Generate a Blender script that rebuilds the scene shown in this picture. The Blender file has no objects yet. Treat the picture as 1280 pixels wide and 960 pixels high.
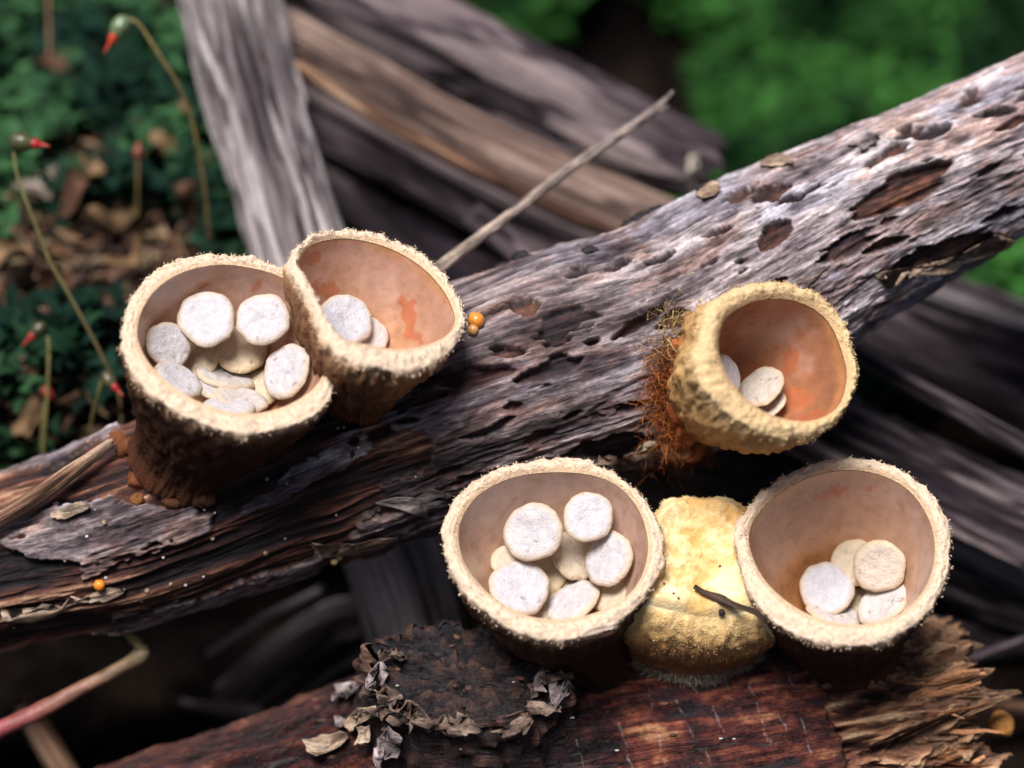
import bpy, math
import numpy as np
from mathutils import Vector
from mathutils.bvhtree import BVHTree

# ------------------------------------------------------------------ scene, camera, world, sun
# macro scene: 1 Blender unit = 1 centimetre
sc = bpy.context.scene
sc.unit_settings.system = 'METRIC'
sc.unit_settings.scale_length = 0.01
COL = sc.collection
PITCH = math.radians(50)
DIST = 11.11
LENS = 100.0
CR = np.array([1.0, 0.0, 0.0])                                   # camera right
CU = np.array([0.0, math.sin(PITCH), math.cos(PITCH)])           # camera up
CF = np.array([0.0, math.cos(PITCH), -math.sin(PITCH)])          # camera forward
CAM = -CF * DIST
UPX = 36.0 / LENS * DIST / 1280.0                                # units per photo pixel at focus

cd = bpy.data.cameras.new('camera')
cam = bpy.data.objects.new('camera', cd)
COL.objects.link(cam)
cam.location = CAM
cam.rotation_euler = (math.pi / 2 - PITCH, 0, 0)
cd.lens = LENS
cd.sensor_width = 36.0
cd.clip_start = 0.1
cd.clip_end = 2000
cd.dof.use_dof = True
cd.dof.focus_distance = DIST - 0.22
cd.dof.aperture_fstop = 0.30
cd.dof.aperture_blades = 7
sc.camera = cam

LC = np.array([-0.20, 0.62, 0.76])                               # to the sun, camera frame
LW = LC[0] * CR + LC[1] * CU - LC[2] * CF
LW /= np.linalg.norm(LW)
sun_el = math.asin(LW[2])
sun_az = math.atan2(LW[0], LW[1])
w = bpy.data.worlds.new('World')
sc.world = w
w.use_nodes = True
nt_ = w.node_tree
bg = nt_.nodes['Background']
sky = nt_.nodes.new('ShaderNodeTexSky')
sky.sky_type = 'NISHITA'
sky.sun_disc = False
sky.air_density = 0.7
sky.dust_density = 5.0
sky.sun_elevation = sun_el
sky.sun_rotation = sun_az
nt_.links.new(sky.outputs[0], bg.inputs[0])
bg.inputs[1].default_value = 0.05
sl = bpy.data.lights.new('sun', 'SUN')
sl.energy = 4.6
sl.angle = math.radians(28.0)
sl.color = (1.0, 0.96, 0.95)
so = bpy.data.objects.new('sun', sl)
COL.objects.link(so)
so.rotation_euler = Vector(LW).to_track_quat('Z', 'Y').to_euler()
so.location = LW * 30
sc.view_settings.view_transform = 'Standard'
sc.view_settings.look = 'None'
sc.view_settings.exposure = 0.34
sc.view_settings.gamma = 1.0
sc.cycles.max_bounces = 6

# ------------------------------------------------------------------ numeric helpers
rng = np.random.default_rng(7)


def nrm(v):
    v = np.asarray(v, float)
    return v / np.maximum(np.linalg.norm(v, axis=-1, keepdims=True), 1e-12)


def ray(px, py):
    px = np.asarray(px, float)
    py = np.asarray(py, float)
    k = 36.0 / LENS / 1280.0
    return CF + ((px - 640) * k)[..., None] * CR + ((480 - py) * k)[..., None] * CU


def P(px, py, d=0.0):
    return CAM + ray(px, py) * (DIST + np.asarray(d, float))[..., None]


def to_px(V):
    q = V - CAM
    z = q @ CF
    k = 36.0 / LENS / 1280.0
    return 640 + (q @ CR) / z / k, 480 - (q @ CU) / z / k


def cv(x, y, z):                       # camera-frame vector (right, up, toward) -> world
    return nrm(x * CR + y * CU - z * CF)


def _h(ix, iy, iz, seed):
    h = (ix.astype(np.int64) * 374761393 + iy.astype(np.int64) * 668265263 + iz.astype(np.int64) * 2147483647 + seed * 974711) & 0xffffffff
    h = ((h ^ (h >> 13)) * 1274126177) & 0xffffffff
    h = ((h ^ (h >> 16)) * 2246822519) & 0xffffffff
    return ((h ^ (h >> 15)) & 0xffff) / 65535.0


def vn(x, y, z, seed=0):
    x, y, z = np.broadcast_arrays(np.asarray(x, float), np.asarray(y, float), np.asarray(z, float))
    fx, fy, fz = np.floor(x), np.floor(y), np.floor(z)
    ix, iy, iz = fx.astype(np.int64), fy.astype(np.int64), fz.astype(np.int64)
    u, v, w_ = x - fx, y - fy, z - fz
    u = u * u * (3 - 2 * u)
    v = v * v * (3 - 2 * v)
    w_ = w_ * w_ * (3 - 2 * w_)
    r = 0
    for a in (0, 1):
        for b in (0, 1):
            for c in (0, 1):
                r = r + _h(ix + a, iy + b, iz + c, seed) * (u if a else 1 - u) * (v if b else 1 - v) * (w_ if c else 1 - w_)
    return r


def fbm(x, y, z, seed=0, o=4, g=0.5):
    a, s, t, f = 1.0, 0.0, 0.0, 1.0
    for k in range(o):
        s = s + a * vn(x * f, y * f, z * f, seed + 17 * k)
        t += a
        a *= g
        f *= 2.03
    return s / t


def sst(a, b, x):
    t = np.clip((x - a) / (b - a), 0, 1)
    return t * t * (3 - 2 * t)


def ramp(t, stops):
    xs = [s[0] for s in stops]
    return np.stack([np.interp(t, xs, [s[1][k] for s in stops]) for k in range(3)], -1)


def mixc(a, b, m):
    return np.asarray(a) * (1 - m[..., None]) + np.asarray(b) * m[..., None]


def in_poly(px, py, poly):
    r = np.zeros(px.shape, bool)
    n = len(poly)
    for i in range(n):
        x0, y0 = poly[i]
        x1, y1 = poly[(i + 1) % n]
        if y0 == y1:
            continue
        c = ((y0 > py) != (y1 > py)) & (px < (x1 - x0) * (py - y0) / (y1 - y0) + x0)
        r ^= c
    return r


def catmull(pts, n, closed=False):
    pts = np.asarray(pts, float)
    m = len(pts)
    seg = m if closed else m - 1
    u = np.linspace(0, seg, n, endpoint=not closed)
    i = np.minimum(u.astype(int), seg - 1)
    f = (u - i)[:, None]

    def g(k):
        return pts[k % m] if closed else pts[np.clip(k, 0, m - 1)]
    p0, p1, p2, p3 = g(i - 1), g(i), g(i + 1), g(i + 2)
    return 0.5 * (2 * p1 + (p2 - p0) * f + (2 * p0 - 5 * p1 + 4 * p2 - p3) * f ** 2 + (3 * p1 - p0 - 3 * p2 + p3) * f ** 3)


# ------------------------------------------------------------------ materials
def vmat(name, rough=0.7, spec=0.4, nscale=20.0, namp=0.25, bscale=60.0, bstr=0.3, bdist=0.02, coat=0.0, sss=0.0,
         sssr=(0.05, 0.03, 0.02), rvar=0.0, stretch=None, trans=0.0):
    m = bpy.data.materials.new(name)
    m.use_nodes = True
    nt = m.node_tree
    N, L = nt.nodes, nt.links
    b = N['Principled BSDF']
    at = N.new('ShaderNodeAttribute')
    at.attribute_name = 'Col'
    tc = N.new('ShaderNodeTexCoord')
    no = N.new('ShaderNodeTexNoise')
    no.inputs['Scale'].default_value = nscale
    no.inputs['Detail'].default_value = 5
    L.new(tc.outputs['Object'], no.inputs['Vector'])
    mr = N.new('ShaderNodeMapRange')
    mr.inputs['From Min'].default_value = 0.25
    mr.inputs['From Max'].default_value = 0.75
    mr.inputs['To Min'].default_value = 1 - namp
    mr.inputs['To Max'].default_value = 1 + namp
    L.new(no.outputs['Fac'], mr.inputs['Value'])
    mx = N.new('ShaderNodeVectorMath')
    mx.operation = 'SCALE'
    L.new(at.outputs['Color'], mx.inputs[0])
    L.new(mr.outputs[0], mx.inputs['Scale'])
    L.new(mx.outputs[0], b.inputs['Base Color'])
    nb = N.new('ShaderNodeTexNoise')
    nb.inputs['Scale'].default_value = bscale
    nb.inputs['Detail'].default_value = 4
    L.new(tc.outputs['Object'], nb.inputs['Vector'])
    bu = N.new('ShaderNodeBump')
    bu.inputs['Strength'].default_value = bstr
    bu.inputs['Distance'].default_value = bdist
    L.new(nb.outputs['Fac'], bu.inputs['Height'])
    L.new(bu.outputs[0], b.inputs['Normal'])
    if rvar > 0:
        m2 = N.new('ShaderNodeMapRange')
        m2.inputs['From Min'].default_value = 0.3
        m2.inputs['From Max'].default_value = 0.7
        m2.inputs['To Min'].default_value = max(rough - rvar, 0.08)
        m2.inputs['To Max'].default_value = min(rough + rvar, 1)
        L.new(no.outputs['Fac'], m2.inputs['Value'])
        L.new(m2.outputs[0], b.inputs['Roughness'])
    else:
        b.inputs['Roughness'].default_value = rough
    b.inputs['Specular IOR Level'].default_value = spec
    b.inputs['Coat Weight'].default_value = coat
    b.inputs['Coat Roughness'].default_value = 0.25
    if sss > 0:
        b.inputs['Subsurface Weight'].default_value = sss
        b.inputs['Subsurface Radius'].default_value = sssr
        b.inputs['Subsurface Scale'].default_value = 1.0
    if trans > 0:
        b.inputs['Transmission Weight'].default_value = trans
        b.inputs['IOR'].default_value = 1.33
    return m


def gmat(name, rough, spec, along, across, camp, bstr, bdist, rvar=0.2, speck=0.0):
    m = vmat(name, rough, spec, 70, 0.25, 130, 0.3, 0.01, rvar=rvar)
    nt = m.node_tree
    N, L = nt.nodes, nt.links
    b = N['Principled BSDF']
    ga = N.new('ShaderNodeAttribute')
    ga.attribute_name = 'Grain'
    mp = N.new('ShaderNodeVectorMath')
    mp.operation = 'MULTIPLY'
    mp.inputs[1].default_value = (along, across, across)
    L.new(ga.outputs['Vector'], mp.inputs[0])
    n1_ = N.new('ShaderNodeTexNoise')
    n1_.inputs['Scale'].default_value = 1.0
    n1_.inputs['Detail'].default_value = 8
    n1_.inputs['Roughness'].default_value = 0.68
    n1_.inputs['Distortion'].default_value = 0.35
    L.new(mp.outputs[0], n1_.inputs['Vector'])
    m1 = N.new('ShaderNodeMapRange')
    m1.inputs['From Min'].default_value = 0.32
    m1.inputs['From Max'].default_value = 0.68
    m1.inputs['To Min'].default_value = 1 - camp
    m1.inputs['To Max'].default_value = 1 + camp
    L.new(n1_.outputs['Fac'], m1.inputs['Value'])
    # dark pits and grime: broken flecks
    n2_ = N.new('ShaderNodeTexNoise')
    n2_.inputs['Scale'].default_value = 0.55
    n2_.inputs['Detail'].default_value = 9
    n2_.inputs['Roughness'].default_value = 0.75
    L.new(mp.outputs[0], n2_.inputs['Vector'])
    m2 = N.new('ShaderNodeMapRange')
    m2.inputs['From Min'].default_value = 0.40
    m2.inputs['From Max'].default_value = 0.47
    m2.inputs['To Min'].default_value = 1 - speck
    m2.inputs['To Max'].default_value = 1.0
    L.new(n2_.outputs['Fac'], m2.inputs['Value'])
    mu = N.new('ShaderNodeMath')
    mu.operation = 'MULTIPLY'
    L.new(m1.outputs[0], mu.inputs[0])
    L.new(m2.outputs[0], mu.inputs[1])
    old = b.inputs['Base Color'].links[0].from_socket
    sc2 = N.new('ShaderNodeVectorMath')
    sc2.operation = 'SCALE'
    L.new(old, sc2.inputs[0])
    L.new(mu.outputs[0], sc2.inputs['Scale'])
    L.new(sc2.outputs[0], b.inputs['Base Color'])
    bu = N.new('ShaderNodeBump')
    bu.inputs['Strength'].default_value = bstr
    bu.inputs['Distance'].default_value = bdist
    L.new(mu.outputs[0], bu.inputs['Height'])
    L.new(b.inputs['Normal'].links[0].from_socket, bu.inputs['Normal'])
    L.new(bu.outputs[0], b.inputs['Normal'])
    return m


M = {
    'bark': gmat('bark', 0.66, 0.32, 7.0, 50.0, 0.60, 0.6, 0.016, 0.15, 0.65),
    'wet_wood': gmat('wet_wood', 0.48, 0.45, 4.5, 32.0, 0.55, 0.7, 0.025, 0.2, 0.6),
    'dry_wood': gmat('dry_wood', 0.80, 0.2, 1.6, 30.0, 0.6, 0.7, 0.025, 0.1, 0.7),
    'felt': vmat('felt', 0.95, 0.05, 60, 0.15, 110, 0.4, 0.015),
    'outer': vmat('cup_wall', 0.85, 0.12, 70, 0.22, 120, 0.5, 0.015),
    'lining': vmat('cup_lining', 0.30, 0.5, 22, 0.16, 70, 0.12, 0.010, coat=0.35, sss=0.12, rvar=0.08),
    'disc': vmat('spore_disc', 0.55, 0.3, 40, 0.14, 110, 0.5, 0.010, sss=0.1, sssr=(0.02, 0.016, 0.012)),
    'soil': vmat('soil', 1.0, 0.0, 8, 0.4, 25, 0.8, 0.05),
    'moss': vmat('moss', 0.75, 0.08, 6, 0.35, 40, 0.2, 0.01),
    'leaf': vmat('dead_leaf', 0.7, 0.3, 14, 0.35, 40, 0.4, 0.02),
    'waxy': vmat('waxy', 0.3, 0.5, 30, 0.15, 60, 0.15, 0.01),
    'stem': vmat('stem', 0.5, 0.4, 30, 0.25, 90, 0.3, 0.01),
    'crumb': vmat('crumb', 0.7, 0.35, 30, 0.3, 60, 0.5, 0.02),
    'drop': vmat('water_drop', 0.02, 0.5, 5, 0.0, 10, 0.0, 0.01, trans=1.0),
}


# ------------------------------------------------------------------ mesh helpers
def mk(name, V, faces, col, mat, parent=None, origin=None, smooth=True, kind=None, grain=None):
    V = np.asarray(V, float)
    if origin is None:
        if parent is not None:
            origin = np.array(parent['_o']) if '_o' in parent else np.zeros(3)
        else:
            origin = V.mean(0)
            origin[2] = V[:, 2].min()
    origin = np.asarray(origin, float)
    me = bpy.data.meshes.new(name)
    faces = [np.asarray(f, np.int64) for f in (faces if isinstance(faces, (list, tuple)) else [faces]) if len(f)]
    loops = np.concatenate([f.ravel() for f in faces])
    tot = np.concatenate([np.full(len(f), f.shape[1]) for f in faces])
    st = np.concatenate([[0], np.cumsum(tot)[:-1]])
    me.vertices.add(len(V))
    me.vertices.foreach_set('co', (V - origin).astype(np.float32).ravel())
    me.loops.add(len(loops))
    me.loops.foreach_set('vertex_index', loops.astype(np.int32))
    me.polygons.add(len(tot))
    me.polygons.foreach_set('loop_start', st.astype(np.int32))
    me.polygons.foreach_set('loop_total', tot.astype(np.int32))
    me.polygons.foreach_set('use_smooth', np.full(len(tot), smooth))
    me.update(calc_edges=True)
    me.validate()
    c = np.asarray(col, float)
    if c.ndim == 1:
        c = np.tile(c, (len(V), 1))
    at = me.attributes.new('Col', 'FLOAT_COLOR', 'POINT')
    at.data.foreach_set('color', np.concatenate([np.clip(c, 0, 1), np.ones((len(V), 1))], 1).astype(np.float32).ravel())
    if mat in ('bark', 'wet_wood', 'dry_wood'):
        g = (V - origin) * np.array([0.5, 0.6, 0.6]) if grain is None else np.zeros((len(V), 3))
        if grain is not None:
            g[:len(grain)] = grain
            g[len(grain):] = V[len(grain):]
        ga = me.attributes.new('Grain', 'FLOAT_VECTOR', 'POINT')
        ga.data.foreach_set('vector', g.astype(np.float32).ravel())
    me.materials.append(M[mat])
    o = bpy.data.objects.new(name, me)
    COL.objects.link(o)
    if parent is not None:
        o.parent = parent
        base = np.array(parent['_o']) if '_o' in parent else np.zeros(3)
        o.location = origin - base
    else:
        o.location = origin
    o['_o'] = [float(q) for q in origin]
    if kind:
        o['kind'] = kind
    return o


def tag(o, label, cat, group=None):
    o['label'] = label
    o['category'] = cat
    if group:
        o['group'] = group
    return o


def empty(name, loc):
    o = bpy.data.objects.new(name, None)
    COL.objects.link(o)
    o.location = loc
    o.empty_display_size = 0.1
    o['_o'] = [float(q) for q in loc]
    return o


def grid_faces(nr, nc, wrap=True):
    i = np.arange(nr - 1)[:, None]
    j = np.arange(nc if wrap else nc - 1)[None, :]
    a = i * nc + j
    b = i * nc + (j + 1) % nc
    return np.stack([a, b, b + nc, a + nc], -1).reshape(-1, 4)


def bvh(V, F):
    F = np.asarray(F)
    return BVHTree.FromPolygons([tuple(v) for v in V], [tuple(int(q) for q in f) for f in F])


def hit(tree, px, py, default=0.0):
    d = ray(px, py)
    r = tree.ray_cast(Vector(CAM), Vector(nrm(d)))
    if r[0] is None:                      # just off the silhouette: take the nearest point of the surface
        q = P(px, py, default)
        r = tree.find_nearest(Vector(q))
        if (Vector(q) - r[0]).length > 0.6:
            return q, -CF
    n = np.array(r[1])
    if n @ CF > 0:
        n = -n
    return np.array(r[0]), n


def tube(path, ns, nth, theta=None):
    """path rows: px, py, depth, radius. returns dict of arrays (ns, nth)"""
    path = np.asarray(path, float)
    W = np.concatenate([P(path[:, 0], path[:, 1], path[:, 2]), path[:, 3:4]], 1)
    C = catmull(W, ns)
    c, r = C[:, :3], C[:, 3]
    T = nrm(np.gradient(c, axis=0))
    s = np.concatenate([[0], np.cumsum(np.linalg.norm(np.diff(c, axis=0), axis=1))])
    A = nrm(np.cross(T, CF))                # sideways in the picture
    A = np.where((A @ CU)[:, None] < 0, -A, A)
    B = nrm(np.cross(A, T))
    B = np.where((B @ -CF)[:, None] < 0, -B, B)     # towards the camera
    th = np.linspace(0, 2 * np.pi, nth, endpoint=False) if theta is None else theta
    D = A[:, None, :] * np.cos(th)[None, :, None] + B[:, None, :] * np.sin(th)[None, :, None]
    return dict(c=c, r=r, T=T, s=s, A=A, B=B, th=th, D=D, S=np.repeat(s[:, None], len(th), 1), TH=np.repeat(th[None], ns, 0), R=np.repeat(r[:, None], len(th), 1))


GREY = [(0.0, (0.016, 0.012, 0.014)), (0.32, (0.055, 0.042, 0.046)), (0.5, (0.15, 0.12, 0.125)), (0.68, (0.29, 0.25, 0.255)), (1.0, (0.50, 0.45, 0.44))]
PURP = [(0.0, (0.014, 0.010, 0.014)), (0.35, (0.045, 0.032, 0.040)), (0.52, (0.11, 0.082, 0.092)), (0.7, (0.20, 0.155, 0.16)), (1.0, (0.36, 0.28, 0.27))]
BROWN = [(0.0, (0.02, 0.010, 0.008)), (0.35, (0.075, 0.036, 0.024)), (0.55, (0.20, 0.105, 0.065)), (0.75, (0.36, 0.21, 0.13)), (1.0, (0.52, 0.36, 0.25))]


def stick(name, path, pal, seed, label, cat, group=None, ns=160, nth=72, amp=0.10, flat=1.0, roll=0.0, fs=0.9, fv=9.0, mat='dry_wood',
          jag=0.10, con=1.5, bias=0.0, parent=None):
    t = tube(path, ns, nth)
    th, S, R = t['TH'], t['S'], t['R']
    rm = t['r'].mean()
    ca, sa = np.cos(th), np.sin(th)
    f1 = fbm(S * fs + seed * 3.1, ca * R * fv + 50 + seed, sa * R * fv, seed, 4, 0.6)
    f2 = fbm(S * fs * 2.5, ca * R * fv * 2.6 + seed, sa * R * fv * 2.6, seed + 5, 3, 0.6)
    low = fbm(S * 0.9, ca * 0.9 + seed, sa * 0.9, seed + 9, 3)
    crk = 1 - np.abs(2 * f1 - 1)
    deep = sst(0.86, 0.98, crk)
    rr = R * (1 + (low - 0.5) * 0.5 + (f1 - 0.5) * amp * 3 + (f2 - 0.5) * amp * 1.5 - deep * amp * 1.2)
    d2 = t['D']
    # flatten
    if flat != 1.0:
        cr, sr = math.cos(roll), math.sin(roll)
        u = ca * cr + sa * sr
        v = -ca * sr + sa * cr
        ux = t['A'][:, None, :] * cr + t['B'][:, None, :] * sr
        vx = -t['A'][:, None, :] * sr + t['B'][:, None, :] * cr
        d2 = ux * u[..., None] + vx * (v * flat)[..., None]
    V = t['c'][:, None, :] + d2 * rr[..., None]
    e = (vn(ca * 3 + seed, sa * 3, seed * 1.7 + 0 * ca, seed + 3)[0] - 0.5) + 0.6 * (vn(ca * 9 + seed, sa * 9, 0 * ca, seed + 4)[0] - 0.5)
    for ring, k in ((-1, 1.0), (-2, 0.8), (-3, 0.5), (0, -1.0), (1, -0.8), (2, -0.5)):
        V[ring] += t['T'][ring][None] * (e * jag * k)[:, None]
    val = np.clip((0.55 * f1 + 0.3 * f2 + 0.35 * low - 0.6) * con * 1.6 + 0.5 + bias - deep * 0.35, 0, 1)
    c = ramp(val, pal)
    nv = ns * nth
    caps = []
    Vl, cl = [V.reshape(-1, 3)], [c.reshape(-1, 3)]
    Fq = [grid_faces(ns, nth)]
    off = nv
    for end, sg in ((0, 1), (ns - 1, -1)):
        inn = t['c'][end][None] * 0.45 + V[end] * 0.55 + t['T'][end][None] * sg * rm * 0.15
        cen = t['c'][end][None] + t['T'][end][None] * sg * rm * 0.3
        Vl += [inn, cen]
        cl += [c[end] * 0.8, c[end].mean(0)[None] * 0.7]
        j = np.arange(nth)
        a = end * nth + j
        b = end * nth + (j + 1) % nth
        ia, ib = off + j, off + (j + 1) % nth
        Fq.append(np.stack([a, b, ib, ia], -1) if sg < 0 else np.stack([b, a, ia, ib], -1))
        caps.append(np.stack([ia, ib, np.full(nth, off + nth)], -1))
        off += nth + 1
    o = mk(name, np.concatenate(Vl), Fq + caps, np.concatenate(cl), mat, parent=parent, grain=np.stack([S + seed * 5.3, ca * R, sa * R], -1).reshape(-1, 3))
    if parent is None:
        tag(o, label, cat, group)
    return o


# hairs: ribbons of nseg segments
def hairs(name, pts, dirs, length, width, col, mat, parent, seed=0, curl=0.5, nseg=3, droop=0.0):
    r = np.random.default_rng(seed)
    n = len(pts)
    length = np.broadcast_to(length, (n,))
    side = nrm(np.cross(dirs, r.normal(size=(n, 3))))
    d = nrm(dirs)
    p = pts.copy()
    Vs = []
    for k in range(nseg + 1):
        wk = width * (1 - k / nseg * 0.85)
        Vs += [p - side * wk[:, None], p + side * wk[:, None]]
        d = nrm(d + r.normal(size=(n, 3)) * curl * 0.5 + np.array([0, 0, -droop]))
        p = p + d * (length / nseg)[:, None]
    V = np.stack(Vs, 1).reshape(-1, 3)
    m = 2 * (nseg + 1)
    base = np.arange(n)[:, None] * m
    F = []
    for k in range(nseg):
        F.append(np.stack([base[:, 0] + 2 * k, base[:, 0] + 2 * k + 1, base[:, 0] + 2 * k + 3, base[:, 0] + 2 * k + 2], -1))
    c = np.repeat(np.asarray(col), m, 0)
    return mk(name, V, [np.concatenate(F)], c, mat, parent=parent, kind='stuff')


# bark flake: curled little sheet laid on a surface
def flake(parent, tree, poly, lift, thick, pal, seed, curl=0.04, raise_dir=(0, -1), name='bark_flake', mat='bark', sub=3, depth=0.3):
    r = np.random.default_rng(seed)
    poly = np.asarray(poly, float)
    n = max(18, len(poly) * sub)
    oc = catmull(poly, n, True)
    oc += r.normal(size=oc.shape) * np.linalg.norm(np.ptp(poly, axis=0)) * 0.028
    cen = poly.mean(0)
    rings = [1.0, 0.9, 0.65, 0.35]
    rd = nrm(np.array(raise_dir, float))
    size = np.ptp(poly, axis=0).max() / 2
    top = []
    for k in rings:
        for q in oc:
            x = cen + (q - cen) * k
            h_, nn = hit(tree, x[0], x[1], depth)
            rel = ((x - cen) @ rd) / size
            top.append(h_ + nn * 0.4 * lift - CF * (0.6 * lift + curl * max(rel, -0.3) ** 2 * np.sign(rel) + 0.05 * (float(fbm(x[0] * 0.05, x[1] * 0.05, 0.0, seed, 2)) - 0.5)))
    h_, nn = hit(tree, cen[0], cen[1], depth)
    top.append(h_ - CF * lift)
    top = np.array(top)
    # keep the sheet coherent: limit depth jumps
    dd = top @ CF
    med = np.median(dd)
    top -= CF[None] * (dd - np.clip(dd, med - 0.12, med + 0.12))[:, None]
    bot = top + CF * thick
    nt = len(top)
    V = np.concatenate([top, bot])
    fq, ft = [], []
    for a in range(len(rings) - 1):
        for j in range(n):
            j2 = (j + 1) % n
            fq.append((a * n + j, a * n + j2, (a + 1) * n + j2, (a + 1) * n + j))
    L_ = (len(rings) - 1) * n
    for j in range(n):
        ft.append((L_ + j, L_ + (j + 1) % n, nt - 1))
    fq, ft = np.array(fq), np.array(ft)
    side = np.array([(j, nt + j, nt + (j + 1) % n, (j + 1) % n) for j in range(n)])
    F4 = np.concatenate([fq, fq[:, ::-1] + nt, side])
    F3 = np.concatenate([ft, ft[:, ::-1] + nt])
    v = fbm(V[:, 0] * 9, V[:, 1] * 22, V[:, 2] * 22, seed, 4, 0.6)
    c = ramp(np.clip((v - 0.5) * 2.0 + 0.5, 0, 1), pal)
    edge = np.zeros(nt)
    edge[:n] = 1
    edge = np.concatenate([edge, edge])
    c = mixc(c, c * 0.6 + np.array(pal[-1][1]) * 0.4, edge * 0.6)
    return mk(name, V, [F4, F3], c, mat, parent=parent, smooth=True)


# ------------------------------------------------------------------ ground
def ground_z(x, y):
    z = -2.15 - 0.65 * sst(1.2, 3.6, y) - 0.02 * y + (fbm(x * 0.8, y * 0.8, 0 * x, 3, 4) - 0.5) * 0.5 + (fbm(x * 4, y * 4, 0 * x, 4, 3) - 0.5) * 0.16
    bank = sst(-0.75, -1.1, x + 0.10 * np.sin(y * 3)) * sst(0.32, 0.62, y)
    zb = -0.86 + 0.0 * y + (fbm(x * 2, y * 2, 0 * x, 6, 4) - 0.5) * 0.25
    return z * (1 - bank) + zb * bank


def ax(n, half, dense):
    u = np.linspace(-1, 1, n)
    return np.sign(u) * (np.abs(u) * dense + (np.abs(u) ** 7) * half)


gx = ax(260, 500, 6.0)
gy = ax(260, 500, 6.0) + 1.5
GX, GY = np.meshgrid(gx, gy)
GZ = ground_z(GX, GY)
gv = np.stack([GX, GY, GZ], -1).reshape(-1, 3)
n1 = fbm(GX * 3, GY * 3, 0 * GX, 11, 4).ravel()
gc = ramp(np.clip((n1 - 0.5) * 2.5 + 0.5, 0, 1), [(0, (0.004, 0.003, 0.003)), (0.6, (0.008, 0.006, 0.005)), (1, (0.018, 0.012, 0.009))])  # dark humus, taken near black so its colour carries the hollow's shade
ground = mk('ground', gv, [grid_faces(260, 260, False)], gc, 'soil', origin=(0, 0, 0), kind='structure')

# ------------------------------------------------------------------ main branch
MAIN = [(-260, 800, 0.36, 0.33), (0, 705, 0.34, 0.335), (170, 660, 0.32, 0.375), (400, 572, 0.30, 0.40), (600, 497, 0.30, 0.44), (820, 424, 0.34, 0.45), (950, 348, 0.37, 0.42),
        (1065, 283, 0.40, 0.37), (1280, 183, 0.46, 0.315), (1560, 40, 0.55, 0.29)]
NS, NF, NB = 1100, 310, 60
th = np.concatenate([np.linspace(-0.35, math.pi + 0.35, NF, endpoint=False), np.linspace(math.pi + 0.35, 2 * math.pi - 0.35, NB, endpoint=False)])
t = tube(MAIN, NS, 0, th)
S, TH, R = t['S'], t['TH'], t['R']
ca, sa = np.cos(TH) * R, np.sin(TH) * R
low = fbm(S * 1.3, ca * 2.2, sa * 2.2, 21, 3)
base = R * (1 + (low - 0.5) * 0.22)
PX, PY = to_px((t['c'][:, None, :] + t['D'] * base[..., None]).reshape(-1, 3))
PX, PY = PX.reshape(S.shape), PY.reshape(S.shape)
# ragged pixel warp for bark edges
wx = (fbm(S * 7, ca * 14, sa * 14, 31, 4, 0.6) - 0.5) * 46
wy = (fbm(S * 7, ca * 14, sa * 14, 47, 4, 0.6) - 0.5) * 34
QX, QY = PX + wx, PY + wy
fib = fbm(S * 1.1, ca * 26, sa * 26, 51, 4, 0.6)
fib2 = fbm(S * 4.5, ca * 60, sa * 60, 52, 3, 0.6)
barkn = fbm(S * 2.2, ca * 11, sa * 11, 53, 5, 0.6)
fine = fbm(S * 16, ca * 42, sa * 42, 54, 3, 0.6)

wood = QX < 432
wood |= in_poly(QX, QY, [(425, 700), (425, 530), (470, 528), (535, 545), (545, 575), (500, 592), (470, 600), (520, 640), (600, 660), (600, 720)])
patches = [
    [(-20, 672), (30, 652), (70, 634), (130, 626), (200, 634), (272, 640), (258, 662), (205, 684), (150, 702), (110, 722), (88, 702), (20, 690)],
    [(-60, 585), (20, 582), (90, 555), (150, 530), (150, 548), (60, 588), (0, 605), (-60, 620)],
    [(290, 648), (330, 615), (400, 565), (445, 540), (470, 558), (420, 592), (360, 622)],
    [(60, 830), (110, 790), (190, 762), (290, 725), (400, 690), (395, 712), (300, 760), (200, 800)],
    [(425, 690), (455, 635), (520, 622), (600, 600), (590, 640), (520, 662), (470, 690)],
]
pm = np.zeros(S.shape, bool)
for p_ in patches:
    pm |= in_poly(QX, QY, p_)
holes = [  # px, py, len, width, angle(deg, up to the right), tone (0 dark, 1 red-brown)
    (1128, 238, 150, 40, 27, 0.9), (1180, 316, 180, 40, 17, 0.15), (965, 244, 52, 22, 25, 0.7), (925, 246, 46, 16, 20, 0.5), (970, 297, 58, 26, 42, 0.7),
    (1056, 312, 84, 18, 24, 0.3), (1166, 168, 56, 17, 22, 0.05), 
    (700, 405, 84, 30, 30, 0.1), (686, 463, 96, 22, 18, 0.15), (585, 471, 130, 22, 8, 0.5), (658, 388, 44, 26, 10, 0.7), (772, 556, 92, 40, 12, 0.1),
    (848, 398, 44, 22, 10, 0.0), (775, 335, 40, 12, 22, 0.1), (720, 345, 34, 12, 25, 0.1), (640, 325, 60, 14, 14, 0.05), (1095, 205, 40, 12, 28, 0.6),
    (735, 612, 60, 16, 10, 0.1), (1250, 265, 60, 14, 20, 0.2), (600, 540, 60, 12, 12, 0.1), (640, 590, 70, 13, 10, 0.1),
]
_r = np.random.default_rng(77)
for _k in range(70):
    _x = _r.uniform(440, 1290)
    _f = _r.uniform(-0.85, 0.9)
    _y = np.interp(_x, [0, 400, 600, 820, 950, 1065, 1280], [705, 572, 497, 424, 348, 283, 183]) + _f * np.interp(_x, [400, 820, 1280], [125, 135, 105])
    _l = _r.uniform(18, 46) if _r.random() < 0.7 else _r.uniform(50, 100)
    holes.append((_x, _y, _l, _r.uniform(5, 9) + _l * 0.08, _r.normal(24, 7) if _x > 800 else _r.normal(17, 7), _r.uniform(0, 0.75)))
hm = np.zeros(S.shape)
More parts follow.
